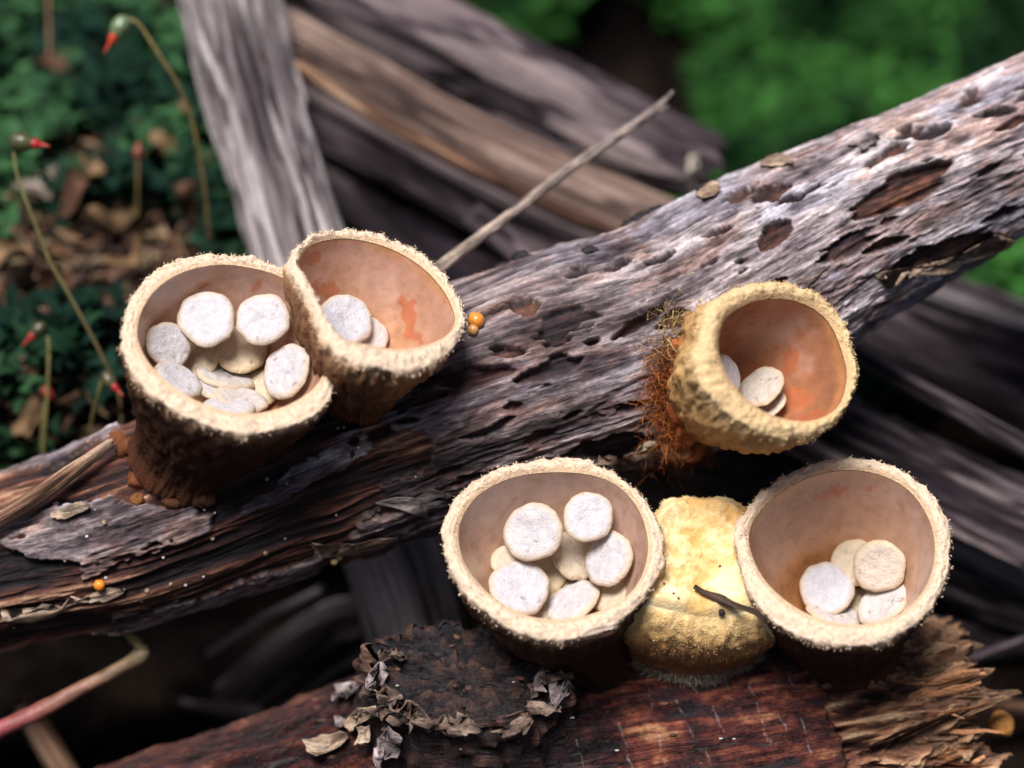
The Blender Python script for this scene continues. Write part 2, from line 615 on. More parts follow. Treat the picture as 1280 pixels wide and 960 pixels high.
tone = np.full(S.shape, 0.5)
for (hx, hy, hl, hw, ha, ht) in holes:
    a = math.radians(ha)
    kw_ = min(1.0, hl / 110)
    dx, dy = PX + wx * 0.8 * kw_ - hx, PY + wy * 0.5 * kw_ - hy
    u = (dx * math.cos(a) - dy * math.sin(a)) / (hl / 2)
    v = (dx * math.sin(a) + dy * math.cos(a)) / (hw / 2)
    inside = (np.abs(v) < (1 - u * u) * (0.75 + 0.5 * fib2)) & (np.abs(u) < 1)
    hm = np.where(inside, 1, hm)
    tone = np.where(inside, ht, tone)
is_bark = (~wood | pm) & (hm < 0.5)
flaking = fbm(S * 3.2, ca * 24, sa * 24, 57, 5, 0.68)
is_bark &= ~((flaking > 0.685))
bk = is_bark.astype(float)
# smooth the step slightly along both directions
bk = (bk + np.roll(bk, 1, 0) + np.roll(bk, -1, 0) + np.roll(bk, 1, 1) + np.roll(bk, -1, 1)) / 5
edge = 1 - np.abs(2 * bk - 1)
plates = fbm(S * 1.5, ca * 7, sa * 7, 58, 3)
rr = base + bk * (0.026 + (plates - 0.5) * 0.03 + (barkn - 0.5) * 0.024 + (fine - 0.5) * 0.014) + edge * 0.008
crk = sst(0.90, 0.99, 1 - np.abs(2 * fbm(S * 1.6, ca * 20, sa * 20, 59, 3) - 1))
rr -= bk * crk * 0.010
rr += bk * (fbm(S * 3.0, ca * 62, sa * 62, 55, 4, 0.7) - 0.5) * 0.013 + bk * (flaking - 0.5) * 0.03
rr += (1 - bk) * (-0.014 * (hm > 0.5) + (fib - 0.5) * 0.075 + (fib2 - 0.5) * 0.022)
V = t['c'][:, None, :] + t['D'] * rr[..., None]
strk = fbm(S * 3.0, ca * 62, sa * 62, 55, 4, 0.7)
bval = np.clip((0.55 * barkn + 0.16 * strk + 0.25 * fine + 0.30 * flaking - 0.63) * 3.0 + 0.62 - 0.25 * crk, 0, 1)
# the outer skin is silvery on the right half, browner and darker round the middle and left
silver = sst(640, 1000, PX) * 0.70 + 0.05 + (fbm(S * 1.2, ca * 3, sa * 3, 61, 3) - 0.5) * 1.1
cb = mixc(ramp(bval, [(0, (0.014, 0.009, 0.012)), (0.35, (0.065, 0.046, 0.052)), (0.6, (0.155, 0.115, 0.122)), (1, (0.40, 0.32, 0.31))]),
          ramp(bval, [(0, (0.04, 0.03, 0.034)), (0.3, (0.21, 0.168, 0.18)), (0.6, (0.47, 0.395, 0.415)), (1, (0.80, 0.72, 0.72))]), np.clip(silver, 0, 1))
br = sst(0.50, 0.62, fbm(S * 3.5, ca * 10, sa * 10, 63, 5, 0.65)) * 0.8
cb = mixc(cb, cb * np.array([0.80, 0.60, 0.50]), br)
bl = sst(0.52, 0.66, fbm(S * 2, ca * 5, sa * 5, 64, 3)) * 0.5
cb = mixc(cb, cb * np.array([0.78, 0.92, 1.12]), bl)
wval = np.clip((0.75 * fib + 0.35 * fib2 - 0.55) * 3.0 + 0.42, 0, 1)
cw = ramp(wval, [(0, (0.008, 0.006, 0.008)), (0.4, (0.034, 0.015, 0.014)), (0.62, (0.10, 0.036, 0.025)), (0.82, (0.20, 0.085, 0.05)), (1, (0.42, 0.24, 0.15))])
ch = mixc(ramp(wval, [(0, (0.006, 0.005, 0.008)), (1, (0.04, 0.03, 0.038))]), ramp(np.clip(fine * 1.6 - 0.3, 0, 1), [(0, (0.02, 0.012, 0.014)), (0.5, (0.09, 0.035, 0.025)), (1, (0.26, 0.11, 0.06))]), tone)
cw = np.where((hm > 0.5)[..., None], ch, cw)
cmain = mixc(cw, cb, bk)
cmain = mixc(cmain, np.array([0.42, 0.34, 0.28]) + 0 * cmain, np.clip(edge - 0.2, 0, 1) * 0.35 * sst(0.5, 0.62, plates))
Fm = grid_faces(NS, len(th))
ends = [np.arange(len(th))[None, ::-1], (NS - 1) * len(th) + np.arange(len(th))[None, :]]
main = mk('fallen_branch', V.reshape(-1, 3), [Fm] + ends, cmain.reshape(-1, 3), 'bark', grain=np.stack([S, ca, sa], -1).reshape(-1, 3))
tag(main, 'thick grey branch with peeling bark and dark pits lying diagonally across the scene', 'branch')
# coarse tree for placement
sub = V[::6, ::4].reshape(-1, 3)
TMAIN = bvh(sub, grid_faces(V[::6].shape[0], V[0, ::4].shape[0]))

PB = [(0, (0.05, 0.036, 0.036)), (0.5, (0.24, 0.19, 0.19)), (1, (0.50, 0.42, 0.38))]
PT = [(0, (0.12, 0.07, 0.045)), (0.5, (0.36, 0.25, 0.17)), (1, (0.60, 0.48, 0.36))]
for k, (poly, lift, pal, cu, rd) in enumerate([
    ([(1095, 338), (1150, 326), (1200, 318), (1240, 298), (1260, 300), (1205, 334), (1150, 346), (1105, 348)], 0.05, PT, 0.03, (0, 1)),
    ([(745, 572), (780, 566), (815, 548), (822, 556), (790, 576), (755, 582)], 0.06, PT, 0.05, (0, 1)),
    ([(690, 585), (740, 570), (800, 578), (812, 596), (790, 606), (740, 600), (700, 602)], 0.015, PB, 0.03, (0, 1)),
    ([(465, 632), (510, 622), (560, 612), (590, 618), (555, 630), (525, 644), (505, 636)], 0.02, PB, 0.03, (-1, 0.5)),
    ([(65, 642), (85, 634), (108, 630), (110, 636), (90, 646), (70, 650)], 0.035, PT, 0.03, (0, 1)),
    ([(330, 722), (365, 705), (400, 692), (405, 700), (370, 716), (340, 728)], 0.03, PB, 0.03, (0, 1)),
    ([(390, 268 + 410), (440, 680), (490, 668), (488, 676), (440, 690), (395, 690)], 0.03, PT, 0.02, (0, 1)),
    ([(0, 770), (40, 760), (90, 752), (150, 735), (150, 742), (90, 760), (30, 775)], 0.02, PT, 0.02, (0, 1)),
    ([(110, 805), (140, 790), (160, 782), (164, 788), (140, 800), (115, 814)], 0.03, PT, 0.03, (0, 1)),
    ([(950, 208), (962, 198), (985, 196), (990, 204), (968, 210)], 0.03, PT, 0.03, (0, -1)),
    ([(1060, 180), (1085, 168), (1100, 172), (1080, 186)], 0.025, PB, 0.03, (0, -1)),
    ([(870, 245), (880, 232), (898, 230), (902, 240), (885, 250)], 0.03, PT, 0.03, (0, -1)),
]):
    flake(main, TMAIN, poly, lift, 0.014, pal, 100 + k, cu, rd)
# black lumpy fungus bits and grit stuck to the branch
r = np.random.default_rng(5)


def blob(name, c, rad, col, seed, parent=None, mat='crumb', squash=(1, 1, 1), n=10, amp=0.35):
    u = np.linspace(0, np.pi, n)
    v = np.linspace(0, 2 * np.pi, n * 2, endpoint=False)
    U, W = np.meshgrid(u, v, indexing='ij')
    d = np.stack([np.sin(U) * np.cos(W), np.sin(U) * np.sin(W), np.cos(U)], -1)
    k = 1 + (fbm(d[..., 0] * 1.7 + seed, d[..., 1] * 1.7, d[..., 2] * 1.7, seed, 3) - 0.5) * 2 * amp
    V_ = np.asarray(c) + d * (rad * k)[..., None] * np.array(squash)
    cc = np.asarray(col) * (0.75 + 0.5 * fbm(d[..., 0] * 4, d[..., 1] * 4, d[..., 2] * 4, seed + 1, 2))[..., None]
    return mk(name, V_.reshape(-1, 3), [grid_faces(n, n * 2)], cc.reshape(-1, 3), mat, parent=parent)


for k, (x, y, rp, c) in enumerate([(800, 262, 9, (0.012, 0.01, 0.012)), (822, 256, 8, (0.012, 0.01, 0.012)), (780, 270, 7, (0.015, 0.012, 0.012)), (812, 266, 7, (0.02, 0.016, 0.018)),
                                    (655, 322, 9, (0.012, 0.01, 0.012)), (630, 328, 8, (0.015, 0.012, 0.012)), (880, 236, 6, (0.015, 0.012, 0.012)), (738, 312, 6, (0.02, 0.015, 0.015))]):
    h_, nn = hit(TMAIN, x, y, 0.3)
    blob('bark_crust', h_, rp * UPX, c, 30 + k, parent=main, squash=(1.7, 1, 0.55), n=16, amp=0.75)
for k in range(46):
    x, y = r.uniform(10, 520), 0
    y = np.interp(x, [0, 170, 400, 600], [705, 660, 585, 540]) + r.uniform(-70, 95)
    h_, nn = hit(TMAIN, x, y, 0.3)
    c = [(0.5, 0.5, 0.52), (0.03, 0.025, 0.03), (0.35, 0.25, 0.16), (0.55, 0.5, 0.45)][k % 4]
    blob('grit_grain', h_ + nn * 0.002, r.uniform(1.2, 3.4) ** (1 if k % 4 in (1, 2) else 0.75) * UPX, c, 60 + k, parent=main, n=6)

# ------------------------------------------------------------------ lower log with broken end
LOW = [(60, 1140, 0.50, 0.47), (330, 1080, 0.47, 0.53), (600, 1010, 0.45, 0.57), (860, 957, 0.45, 0.58), (1050, 925, 0.46, 0.53), (1185, 890, 0.47, 0.36)]
NS2, NF2, NB2 = 700, 330, 60
th2 = np.concatenate([np.linspace(-0.5, math.pi + 0.3, NF2, endpoint=False), np.linspace(math.pi + 0.3, 2 * math.pi - 0.5, NB2, endpoint=False)])
t = tube(LOW, NS2, 0, th2)
S, TH, R = t['S'].copy(), t['TH'], t['R']
ca, sa = np.cos(TH), np.sin(TH)
# ragged end: stretch the last part of the tube by an angle-dependent amount
smax = S[-1, 0]
endo = 0.16 * (fbm(ca * 2, sa * 2, 0 * ca, 71, 2)[0] - 0.5) + 0.30 * (vn(ca * 6, sa * 6, 0 * ca, 72)[0] - 0.5) + 0.16 * (vn(ca * 16, sa * 16, 0 * ca, 73)[0] - 0.5)
endo += np.interp(np.abs(th2 - 1.2), [0, 1.2], [0.15, -0.05])
tail = sst(smax - 0.7, smax, S)
shift = tail * endo[None, :]
ca, sa = ca * R, sa * R
S2 = S + shift
low = fbm(S2 * 1.4, ca * 2, sa * 2, 74, 3)
base = R * (1 + (low - 0.5) * 0.16)
Vb = t['c'][:, None, :] + t['D'] * base[..., None] + t['T'][:, None, :] * shift[..., None]
PX, PY = to_px(Vb.reshape(-1, 3))
PX, PY = PX.reshape(S.shape), PY.reshape(S.shape)
wx = (fbm(S2 * 8, ca * 12, sa * 12, 75, 4, 0.6) - 0.5) * 44
fib = fbm(S2 * 1.2, ca * 24, sa * 24, 76, 4, 0.6)
fib2 = fbm(S2 * 5, ca * 60, sa * 60, 77, 3, 0.6)
brk = fbm(S2 * 6, ca * 10, sa * 10, 78, 5, 0.6)
fine = fbm(S2 * 26, ca * 34, sa * 34, 79, 3, 0.6)
bmask = ((PX + wx) < 1022 + (PY - 840) * 0.30).astype(float)
bk = (bmask + np.roll(bmask, 1, 0) + np.roll(bmask, -1, 0)) / 3
rr = base + bk * (0.05 + (brk - 0.5) * 0.06 + (fine - 0.5) * 0.014) + (1 - bk) * ((fib - 0.5) * 0.20 + (fib2 - 0.5) * 0.05)
# pale cracks running round the log
scr = np.zeros(S.shape)
for (x0, y0, x1, y1) in [(932, 845, 962, 938), (955, 872, 982, 914), (812, 868, 832, 962), (845, 880, 872, 934), (892, 888, 908, 928), (962, 926, 978, 965), (800, 838, 812, 852),
                         (775, 905, 790, 962), (905, 852, 918, 880), (740, 880, 752, 925), (862, 858, 872, 872), (1000, 900, 1012, 940), (720, 925, 730, 960), (985, 850, 992, 868), (880, 930, 888, 962)]:
    dx, dy = x1 - x0, y1 - y0
    L_ = math.hypot(dx, dy)
    wob = (vn(PY * 0.12, 0 * PY, 0 * PY, int(x0)) - 0.5) * 4
    u = ((PX + wob - x0) * dx + (PY - y0) * dy) / L_
    v = np.abs((PX + wob - x0) * dy - (PY - y0) * dx) / L_
    dash = vn(u * 0.14, 0 * u + x0, 0 * u, 81)
    scr = np.maximum(scr, ((u > 0) & (u < L_) & (v < 1.5 * dash - 0.05)) * sst(0.35, 0.6, dash))
scr *= bk
rr -= scr * 0.006
V = t['c'][:, None, :] + t['D'] * rr[..., None] + t['T'][:, None, :] * shift[..., None]
bval = np.clip((0.55 * brk + 0.25 * fine + 0.35 * fib2 - 0.58) * 3.0 + 0.45, 0, 1)
cb = ramp(bval, [(0, (0.012, 0.008, 0.010)), (0.35, (0.044, 0.013, 0.013)), (0.6, (0.115, 0.028, 0.020)), (0.82, (0.22, 0.068, 0.034)), (1, (0.36, 0.17, 0.09))])
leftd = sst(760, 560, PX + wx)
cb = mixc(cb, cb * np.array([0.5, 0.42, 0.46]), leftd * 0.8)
cb = mixc(cb, np.array([0.60, 0.55, 0.50]) + 0 * cb, scr * 0.17)
wval = np.clip((0.75 * fib + 0.35 * fib2 - 0.55) * 3.0 + 0.5, 0, 1)
cw = ramp(wval, [(0, (0.025, 0.010, 0.010)), (0.35, (0.085, 0.030, 0.022)), (0.6, (0.24, 0.10, 0.055)), (0.8, (0.40, 0.20, 0.105)), (1, (0.60, 0.38, 0.22))])
tipm = sst(smax - 0.40, smax, S)
cw = mixc(cw, cw * 0.5 + np.array([0.62, 0.40, 0.22]) * 0.5, tipm * 0.7)
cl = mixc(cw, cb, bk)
nth2 = len(th2)
Vl, Cl = [V.reshape(-1, 3)], [cl.reshape(-1, 3)]
Fl = [grid_faces(NS2, nth2)]
off = NS2 * nth2
rings_in = 8
prev = (NS2 - 1) * nth2 + np.arange(nth2)
for k in range(1, rings_in + 1):
    f = 1 - k / rings_in
    jit = (fbm(np.cos(th2) * f * 9 + 5, np.sin(th2) * f * 9, 0 * th2 + k, 82, 3) - 0.5) * 0.35
    ring = t['c'][-1][None] * (1 - f) + (V[-1] - t['T'][-1] * endo[:, None]) * f + t['T'][-1][None] * (endo * f ** 2 + jit - 0.10 * (1 - f))[:, None]
    Vl.append(ring)
    Cl.append(ramp(np.clip(jit * 4 + 0.5, 0, 1), [(0, (0.05, 0.02, 0.015)), (0.5, (0.30, 0.15, 0.08)), (1, (0.58, 0.38, 0.22))]))
    idx = off + np.arange(nth2)
    Fl.append(np.stack([prev, np.roll(prev, -1), np.roll(idx, -1), idx], -1))
    prev = idx
    off += nth2
Fl.append(np.arange(nth2)[None, ::-1])
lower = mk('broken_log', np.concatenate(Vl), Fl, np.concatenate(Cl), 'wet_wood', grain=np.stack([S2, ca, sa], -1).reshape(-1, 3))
tag(lower, 'dark red-brown log with splintered end and broken knot under the cup cluster', 'log')
s2 = V[::5, ::4]
TLOW = bvh(s2.reshape(-1, 3), grid_faces(s2.shape[0], s2.shape[1]))

# splinters at the broken end
axis = nrm(P(1250, 920, 0.3) - P(1050, 970, 0.3))
for k in range(22):
    r = np.random.default_rng(200 + k)
    fx = r.uniform(0, 1)
    y0 = 800 + 165 * fx + r.uniform(-6, 6)
    x0 = np.interp(y0, [800, 850, 900, 960], [1128, 1165, 1185, 1205]) + r.uniform(-25, 10)
    h_, nn = hit(TLOW, min(x0, 1170), y0 + 4, 0.1)
    ln = r.uniform(0.20, 0.38)
    wd = r.uniform(0.008, 0.026)
    d = nrm(axis + r.normal(size=3) * 0.07 - CU * r.uniform(0.0, 0.45) * (0.1 + fx))
    sd = nrm(np.cross(d, nn))
    up = nrm(np.cross(sd, d))
    st = h_ + nn * r.uniform(-0.05, -0.01) - d * 0.12
    ks = 6
    Vs = []
    for q in range(ks):
        f = q / (ks - 1)
        wq = wd * (1 - 0.6 * f ** 3) * r.uniform(0.8, 1.2)
        hq = wd * 0.7 * (1 - 0.8 * f)
        c_ = st + d * ln * f + up * (0.02 * math.sin(f * 3 + k)) + r.normal(size=3) * 0.004
        Vs += [c_ - sd * wq - up * hq, c_ + sd * wq - up * hq, c_ + sd * wq * 0.6 + up * hq, c_ - sd * wq * 0.6 + up * hq]
    tone_ = r.uniform(0.35, 1)
    cc = ramp(np.full(ks * 4, tone_), BROWN) * np.array([1.25, 0.9, 0.65])
    mk('splinter', np.array(Vs), [grid_faces(ks, 4), np.array([[0, 1, 2, 3], [ks * 4 - 1, ks * 4 - 2, ks * 4 - 3, ks * 4 - 4]])], cc, 'dry_wood', parent=lower, smooth=False)

# knot: a broken branch stub with crumbled core and ragged bark collar
def ring_px(cx, cy, rx, ry, n, ang=0):
    a = np.linspace(0, 2 * np.pi, n, endpoint=False)
    x, y = rx * np.cos(a), ry * np.sin(a)
    c, s = math.cos(ang), math.sin(ang)
    return np.stack([cx + x * c - y * s, cy + x * s + y * c], -1)


def on_plane(pxy, C, n):
    d = ray(pxy[:, 0], pxy[:, 1])
    k = ((C - CAM) @ n) / (d @ n)
    return CAM + d * k[:, None]


KC, KN = P(582, 838, -0.16), cv(-0.05, 0.70, 0.71)
NK = 150
a_ = np.linspace(0, 2 * np.pi, NK, endpoint=False)
ko = on_plane(ring_px(582, 838, 112, 64, NK, 0.05), KC, KN)
rad = ko - KC
rn = fbm(np.cos(a_) * 4, np.sin(a_) * 4, 0 * a_, 91, 5, 0.68)
ragged = 1 + (rn - 0.5) * 0.45
rows, cols = [], []
for f, sc_, hh in [(0.0, 1.0, 0.0), (0.03, 1.06, -0.012), (0.07, 1.05, -0.03), (0.11, 1.10, -0.045), (0.16, 1.16, -0.065), (0.22, 1.16, -0.09), (0.28, 1.20, -0.12), (0.35, 1.22, -0.16), (0.43, 1.26, -0.21), (0.5, 1.3, -0.26), (0.6, 1.34, -0.32), (0.8, 1.42, -0.42), (1.0, 1.5, -0.52)]:
    nz = fbm(np.cos(a_) * 5, np.sin(a_) * 5, 0 * a_ + f * 22, 92, 5, 0.65)
    rows.append(KC + rad * (sc_ * (1 + (ragged - 1) * (1 - f)) + (nz - 0.5) * 0.40)[:, None] + KN * (hh + (rn - 0.5) * 0.16 * (1 - f))[:, None])
    cols.append(ramp(np.clip((nz - 0.5) * 3 + 0.45 - f * 0.1 + 0.15 * (f < 0.05), 0, 1), [(0, (0.008, 0.006, 0.008)), (0.5, (0.036, 0.017, 0.016)), (0.8, (0.09, 0.035, 0.026)), (1, (0.22, 0.12, 0.08))]))
kcV, kcF = np.concatenate(rows), grid_faces(len(rows), NK)
kw = mk('knot_collar', np.concatenate(rows), [grid_faces(len(rows), NK)], np.concatenate(cols), 'wet_wood', parent=lower)
rows, cols = [], []
for q in range(26):
    f = q / 25
    nz = fbm(np.cos(a_) * 7 * (1 - f) + 3, np.sin(a_) * 7 * (1 - f), 0 * a_, 93, 4, 0.62)
    rows.append(KC + rad * ((ragged * (1 - f) * 0.995))[:, None] + KN * ((rn - 0.5) * 0.16 * (1 - f) - 0.05 * min(1, f * 4) + (nz - 0.5) * 0.13 * min(1, f * 5))[:, None])
    cols.append(ramp(np.clip((nz - 0.5) * 3.2 + 0.42, 0, 1), [(0, (0.006, 0.005, 0.007)), (0.5, (0.020, 0.013, 0.015)), (0.8, (0.036, 0.019, 0.017)), (1, (0.08, 0.04, 0.028))]))
mk('knot_core', np.concatenate(rows), [grid_faces(26, NK)], np.concatenate(cols), 'wet_wood', parent=lower)
kV = np.concatenate(rows)
TK = bvh(np.concatenate([kV, kcV, s2.reshape(-1, 3)]), np.concatenate([grid_faces(26, NK), kcF + len(kV), grid_faces(s2.shape[0], s2.shape[1]) + len(kV) + len(kcV)]))
for k in range(15):
    r = np.random.default_rng(300 + k)
    a = r.uniform(0.0, math.pi * 1.25) if k < 24 else r.uniform(0, 6.28)
    cx, cy = 582 + 114 * math.cos(a) + r.uniform(-14, 14), 838 + 66 * math.sin(a) + r.uniform(-8, 18)
    rx, ry = r.uniform(10, 28), r.uniform(5, 11)
    p_ = ring_px(cx, cy, rx, ry, 8, r.uniform(-0.5, 0.5) - 0.5 * math.cos(a)) + r.normal(size=(8, 2)) * 3
    flake(lower, TK, p_, r.uniform(0.03, 0.07), 0.012, [(0, (0.03, 0.02, 0.018)), (0.5, (0.13, 0.085, 0.065)), (1, (0.38, 0.28, 0.21))], 310 + k, 0.05, (math.cos(a), math.sin(a)), sub=2, depth=-0.1)
for k, (cx, cy, rx, ry, an, tn) in enumerate([(440, 862, 22, 10, -0.6, 0), (455, 895, 26, 9, -0.5, 1), (412, 932, 28, 11, -0.15, 1), (470, 845, 16, 9, -0.9, 0), (490, 925, 12, 18, 0.2, 0), (458, 912, 9, 14, 0.1, 1),
                                              (700, 862, 10, 18, 0.3, 0), (682, 845, 8, 16, 0.2, 0), (480, 945, 8, 16, 0.1, 0), (435, 905, 14, 7, 0.3, 0)]):
    r = np.random.default_rng(400 + k)
    p_ = ring_px(cx, cy, rx, ry, 9, an) + r.normal(size=(9, 2)) * 2.5
    flake(lower, TK, p_, 0.06, 0.02, PT if tn else PB, 410 + k, 0.06, (-0.5, 0.8), sub=2, depth=0.1)
for k in range(40):
    r = np.random.default_rng(450 + k)
    x, y = (r.uniform(450, 700), r.uniform(790, 940)) if k < 26 else (r.uniform(380, 1000), r.uniform(860, 955))
    h_, nn = hit(TK, x, y, 0.2)
    c = [(0.13, 0.06, 0.035), (0.02, 0.015, 0.016), (0.06, 0.028, 0.02), (0.45, 0.42, 0.38)][k % 4]
    blob('wood_crumb', h_ + nn * 0.003, r.uniform(1.5, 4.5) * UPX * (0.5 if k % 4 == 3 else 1), c, 460 + k, parent=lower, n=8, amp=0.9, squash=(1.6, 0.8, 0.5))

# ------------------------------------------------------------------ bird's nest fungus cups
CREAM = (0.68, 0.535, 0.395)


def closed_by_angle(pts, n, cen):
    d = catmull(pts, 600, True)
    a = np.arctan2(d[:, 1] - cen[1], d[:, 0] - cen[0])
    rad_ = np.hypot(d[:, 0] - cen[0], d[:, 1] - cen[1])
    o = np.argsort(a)
    a, rad_ = a[o], rad_[o]
    q = np.linspace(-np.pi, np.pi, n, endpoint=False)
    rr_ = np.interp(q, np.concatenate([a - 2 * np.pi, a, a + 2 * np.pi]), np.tile(rad_, 3))
    return np.stack([cen[0] + rr_ * np.cos(q), cen[1] + rr_ * np.sin(q)], -1)


def make_cup(cfg):
    N_ = 220
    outer, inner, cen = np.array(cfg['outer'], float), np.array(cfg['inner'], float), cfg['cen']
    n = cv(*cfg['n'])
    C = P(cen[0], cen[1], cfg['d'])
    oc = on_plane(closed_by_angle(outer, N_, cen), C, n) - C
    ic = on_plane(closed_by_angle(inner, N_, cen), C, n) - C
    e1 = nrm(CR - n * (CR @ n))
    e2 = np.cross(n, e1)
    O2 = np.stack([oc @ e1, oc @ e2], -1)
    I2 = np.stack([ic @ e1, ic @ e2], -1)
    B, bn = hit(cfg['tree'], *cfg['base'], 0.2)
    B = B - bn * 0.03 + (CF * cfg.get('bsink', 0.03))
    Lx = np.linalg.norm(C - B)
    axn = nrm(C - B)
    sd = cfg['seed']
    ang = np.arctan2(O2[:, 1], O2[:, 0])
    root = empty(cfg['name'], B)
    tag(root, cfg['label'], 'fungus', cfg.get('group', "bird's nest fungus cups"))
    # ---- outer wall with lip
    Vs, Cs = [], []
    shag = fbm(np.cos(ang) * 9, np.sin(ang) * 9, 0 * ang, sd, 4, 0.65) - 0.5
    shag2 = fbm(np.cos(ang) * 30, np.sin(ang) * 30, 0 * ang, sd + 1, 3, 0.65) - 0.5
    nl = 14
    cs = cfg['stops']
    for q in range(nl):
        u = q / (nl - 1)                      # 0 inner, 1 outer
        h_ = cfg.get('lip', 0.022) * math.sin(math.pi * min(1, u * 0.9 + 0.05)) + u * 0.01 * 0
        X = I2 * (1 - u) + O2 * u
        jit = fbm(np.cos(ang) * 16 + u * 3, np.sin(ang) * 16, 0 * ang + u * 5, sd + 2, 3, 0.6) - 0.5
        hh = h_ + (jit * 0.034 + shag * 0.03) * sst(0.1, 0.5, np.array(u))
        Xs = X * (1 + (shag2 * 0.035 + shag * 0.03) * u * cfg.get('shag', 1.0))[:, None]
        Vs.append(C + Xs[:, :1] * e1 + Xs[:, 1:] * e2 + np.reshape(hh, (-1, 1)) * n)
        cc = np.array(cs[0][1]) * (0.95 + 0.35 * jit[:, None]) * np.ones((N_, 3))
        if u < 0.25:
            cc = cc * 0.5 + np.array(cfg.get('rim_in', (0.55, 0.35, 0.18))) * 0.5
        Cs.append(cc)
    nw = 56
    rb = cfg['rb']
    Vtop = Vs[-1]
    for q in range(1, nw + 1):
        tt = q / nw
        ctl = C - n * Lx * 0.55
        c_ = C * (1 - tt) ** 2 + 2 * ctl * tt * (1 - tt) + B * tt ** 2
        nn_ = nrm(n * (1 - tt) + axn * tt)
        f1_ = nrm(e1 - nn_ * (e1 @ nn_))
        f2_ = np.cross(nn_, f1_)
        k = sst(0, 1, np.array(tt)) * 0.55 + tt * 0.45
        circ = np.stack([np.cos(ang), np.sin(ang)], -1) * rb
        X = O2 * (1 - k) + circ * k
        foot = cfg.get('foot', 0.10) * sst(0.86, 1.0, np.array(tt))
        bul = cfg.get('bulge', 0.0) * math.sin(math.pi * tt)
        clump = fbm(np.cos(ang) * 7, np.sin(ang) * 7, 0 * ang + tt * 7, sd + 4, 4, 0.62) - 0.5
        str_ = fbm(np.cos(ang) * 22, np.sin(ang) * 22, 0 * ang + tt * 9, sd + 5, 3, 0.6) - 0.5
        m = 1 + foot + bul + clump * cfg.get('wart', 0.14) + str_ * 0.06 + (shag2 * 0.035 + shag * 0.03) * (1 - tt) ** 6
        X = X * m[:, None]
        Vs.append(c_ + X[:, :1] * f1_ + X[:, 1:] * f2_ - nn_ * (clump * 0.02)[:, None])
        tcol = np.clip(tt + (clump * 0.5 + str_ * 0.3) * 0.25, 0, 1)
        cc = ramp(tcol, cs) * (1 + clump * 0.9 + str_ * 0.5)[:, None]
        Cs.append(cc)
    Vw = np.concatenate(Vs)
    Fw = grid_faces(len(Vs), N_)
    wall = mk('outer_wall', Vw, [Fw[:, ::-1]], np.concatenate(Cs), 'outer', parent=root)
    # ---- lining
    ax_in = nrm(n * (1 - cfg.get('lean', 0.45)) + axn * cfg.get('lean', 0.45))
    Vi, Ci = [], []
    ni = 54
    rI = np.linalg.norm(I2, axis=1).mean()
    for q in range(ni):
        ph = q / (ni - 1) * math.pi / 2
        r_ = max(math.cos(ph), 0) ** cfg.get('pr', 0.55) if q < ni - 1 else 0.0
        z_ = math.sin(ph)
        k = z_ ** 1.5
        X = (I2 * (1 - k) + np.stack([np.cos(ang), np.sin(ang)], -1) * rI * k * 0.95) * r_ * (1 - cfg.get('taper', 0.16) * z_)
        bump_ = fbm(X[:, 0] * 5, X[:, 1] * 5, 0 * ang + z_ * 2, sd + 7, 3) - 0.5
        dpt = cfg['depth'] * z_ * (0.65 if False else 1.0)
        Vi.append(C + X[:, :1] * e1 + X[:, 1:] * e2 - nrm(n * (1 - z_ * 0.7) + ax_in * z_ * 0.7) * (dpt + bump_ * 0.02 * min(1, q / 6))[:, None] if np.ndim(dpt + bump_) else None)
    Vi = np.concatenate(Vi)
    zz = np.repeat(np.sin(np.linspace(0, math.pi / 2, ni)), N_)
    f_ = fbm(Vi[:, 0] * 3.0 + sd, Vi[:, 1] * 3.0, Vi[:, 2] * 3.0, sd + 8, 4, 0.55)
    f2_ = fbm(Vi[:, 0] * 9, Vi[:, 1] * 9 + sd, Vi[:, 2] * 9, sd + 9, 4, 0.55)
    basec = cfg.get('lin', [(0, (0.54, 0.27, 0.13)), (0.10, (0.47, 0.255, 0.175)), (0.6, (0.50, 0.265, 0.155)), (0.85, (0.50, 0.235, 0.10)), (1, (0.42, 0.18, 0.07))])
    ci = ramp(np.clip(zz + (f_ - 0.5) * 0.4, 0, 1), basec) * (0.74 + 0.3 * f2_)[:, None]
    film = sst(0.46, 0.60, f_ * 0.7 + f2_ * 0.3) * sst(0.85, 0.3, zz) * 0.32
    ci = mixc(ci, np.array([0.53, 0.37, 0.33]) + 0 * ci, film)
    # rusty patches where the pale film is worn away
    px_, py_ = to_px(Vi)
    pw = (fbm(Vi[:, 0] * 16, Vi[:, 1] * 16, Vi[:, 2] * 16, sd + 11, 4, 0.6) - 0.5)
    pw2 = (fbm(Vi[:, 0] * 16, Vi[:, 1] * 16, Vi[:, 2] * 16, sd + 12, 4, 0.6) - 0.5)
    for (x, y, w_, h2) in cfg.get('patch', []):
        dd = np.hypot((px_ + pw * 34 - x) / w_, (py_ + pw2 * 34 - y) / h2)
        ci = mixc(ci, np.array([0.40, 0.125, 0.055]) * (0.85 + 0.3 * f2_)[:, None], sst(1.06, 0.94, dd) * 0.85)
    spots = sst(0.74, 0.80, vn(Vi[:, 0] * 40, Vi[:, 1] * 40, Vi[:, 2] * 40, sd + 13)) * 0.18
    ci = mixc(ci, np.array([0.22, 0.09, 0.05]) + 0 * ci, spots)
    Fi = grid_faces(ni, N_)
    mk('inner_lining', Vi, [Fi], ci, 'lining', parent=root)
    tree = bvh(Vi, Fi)
    # ---- felt hairs on lip and upper outside
    r = np.random.default_rng(sd)
    nh = cfg.get('hairs', 3000)
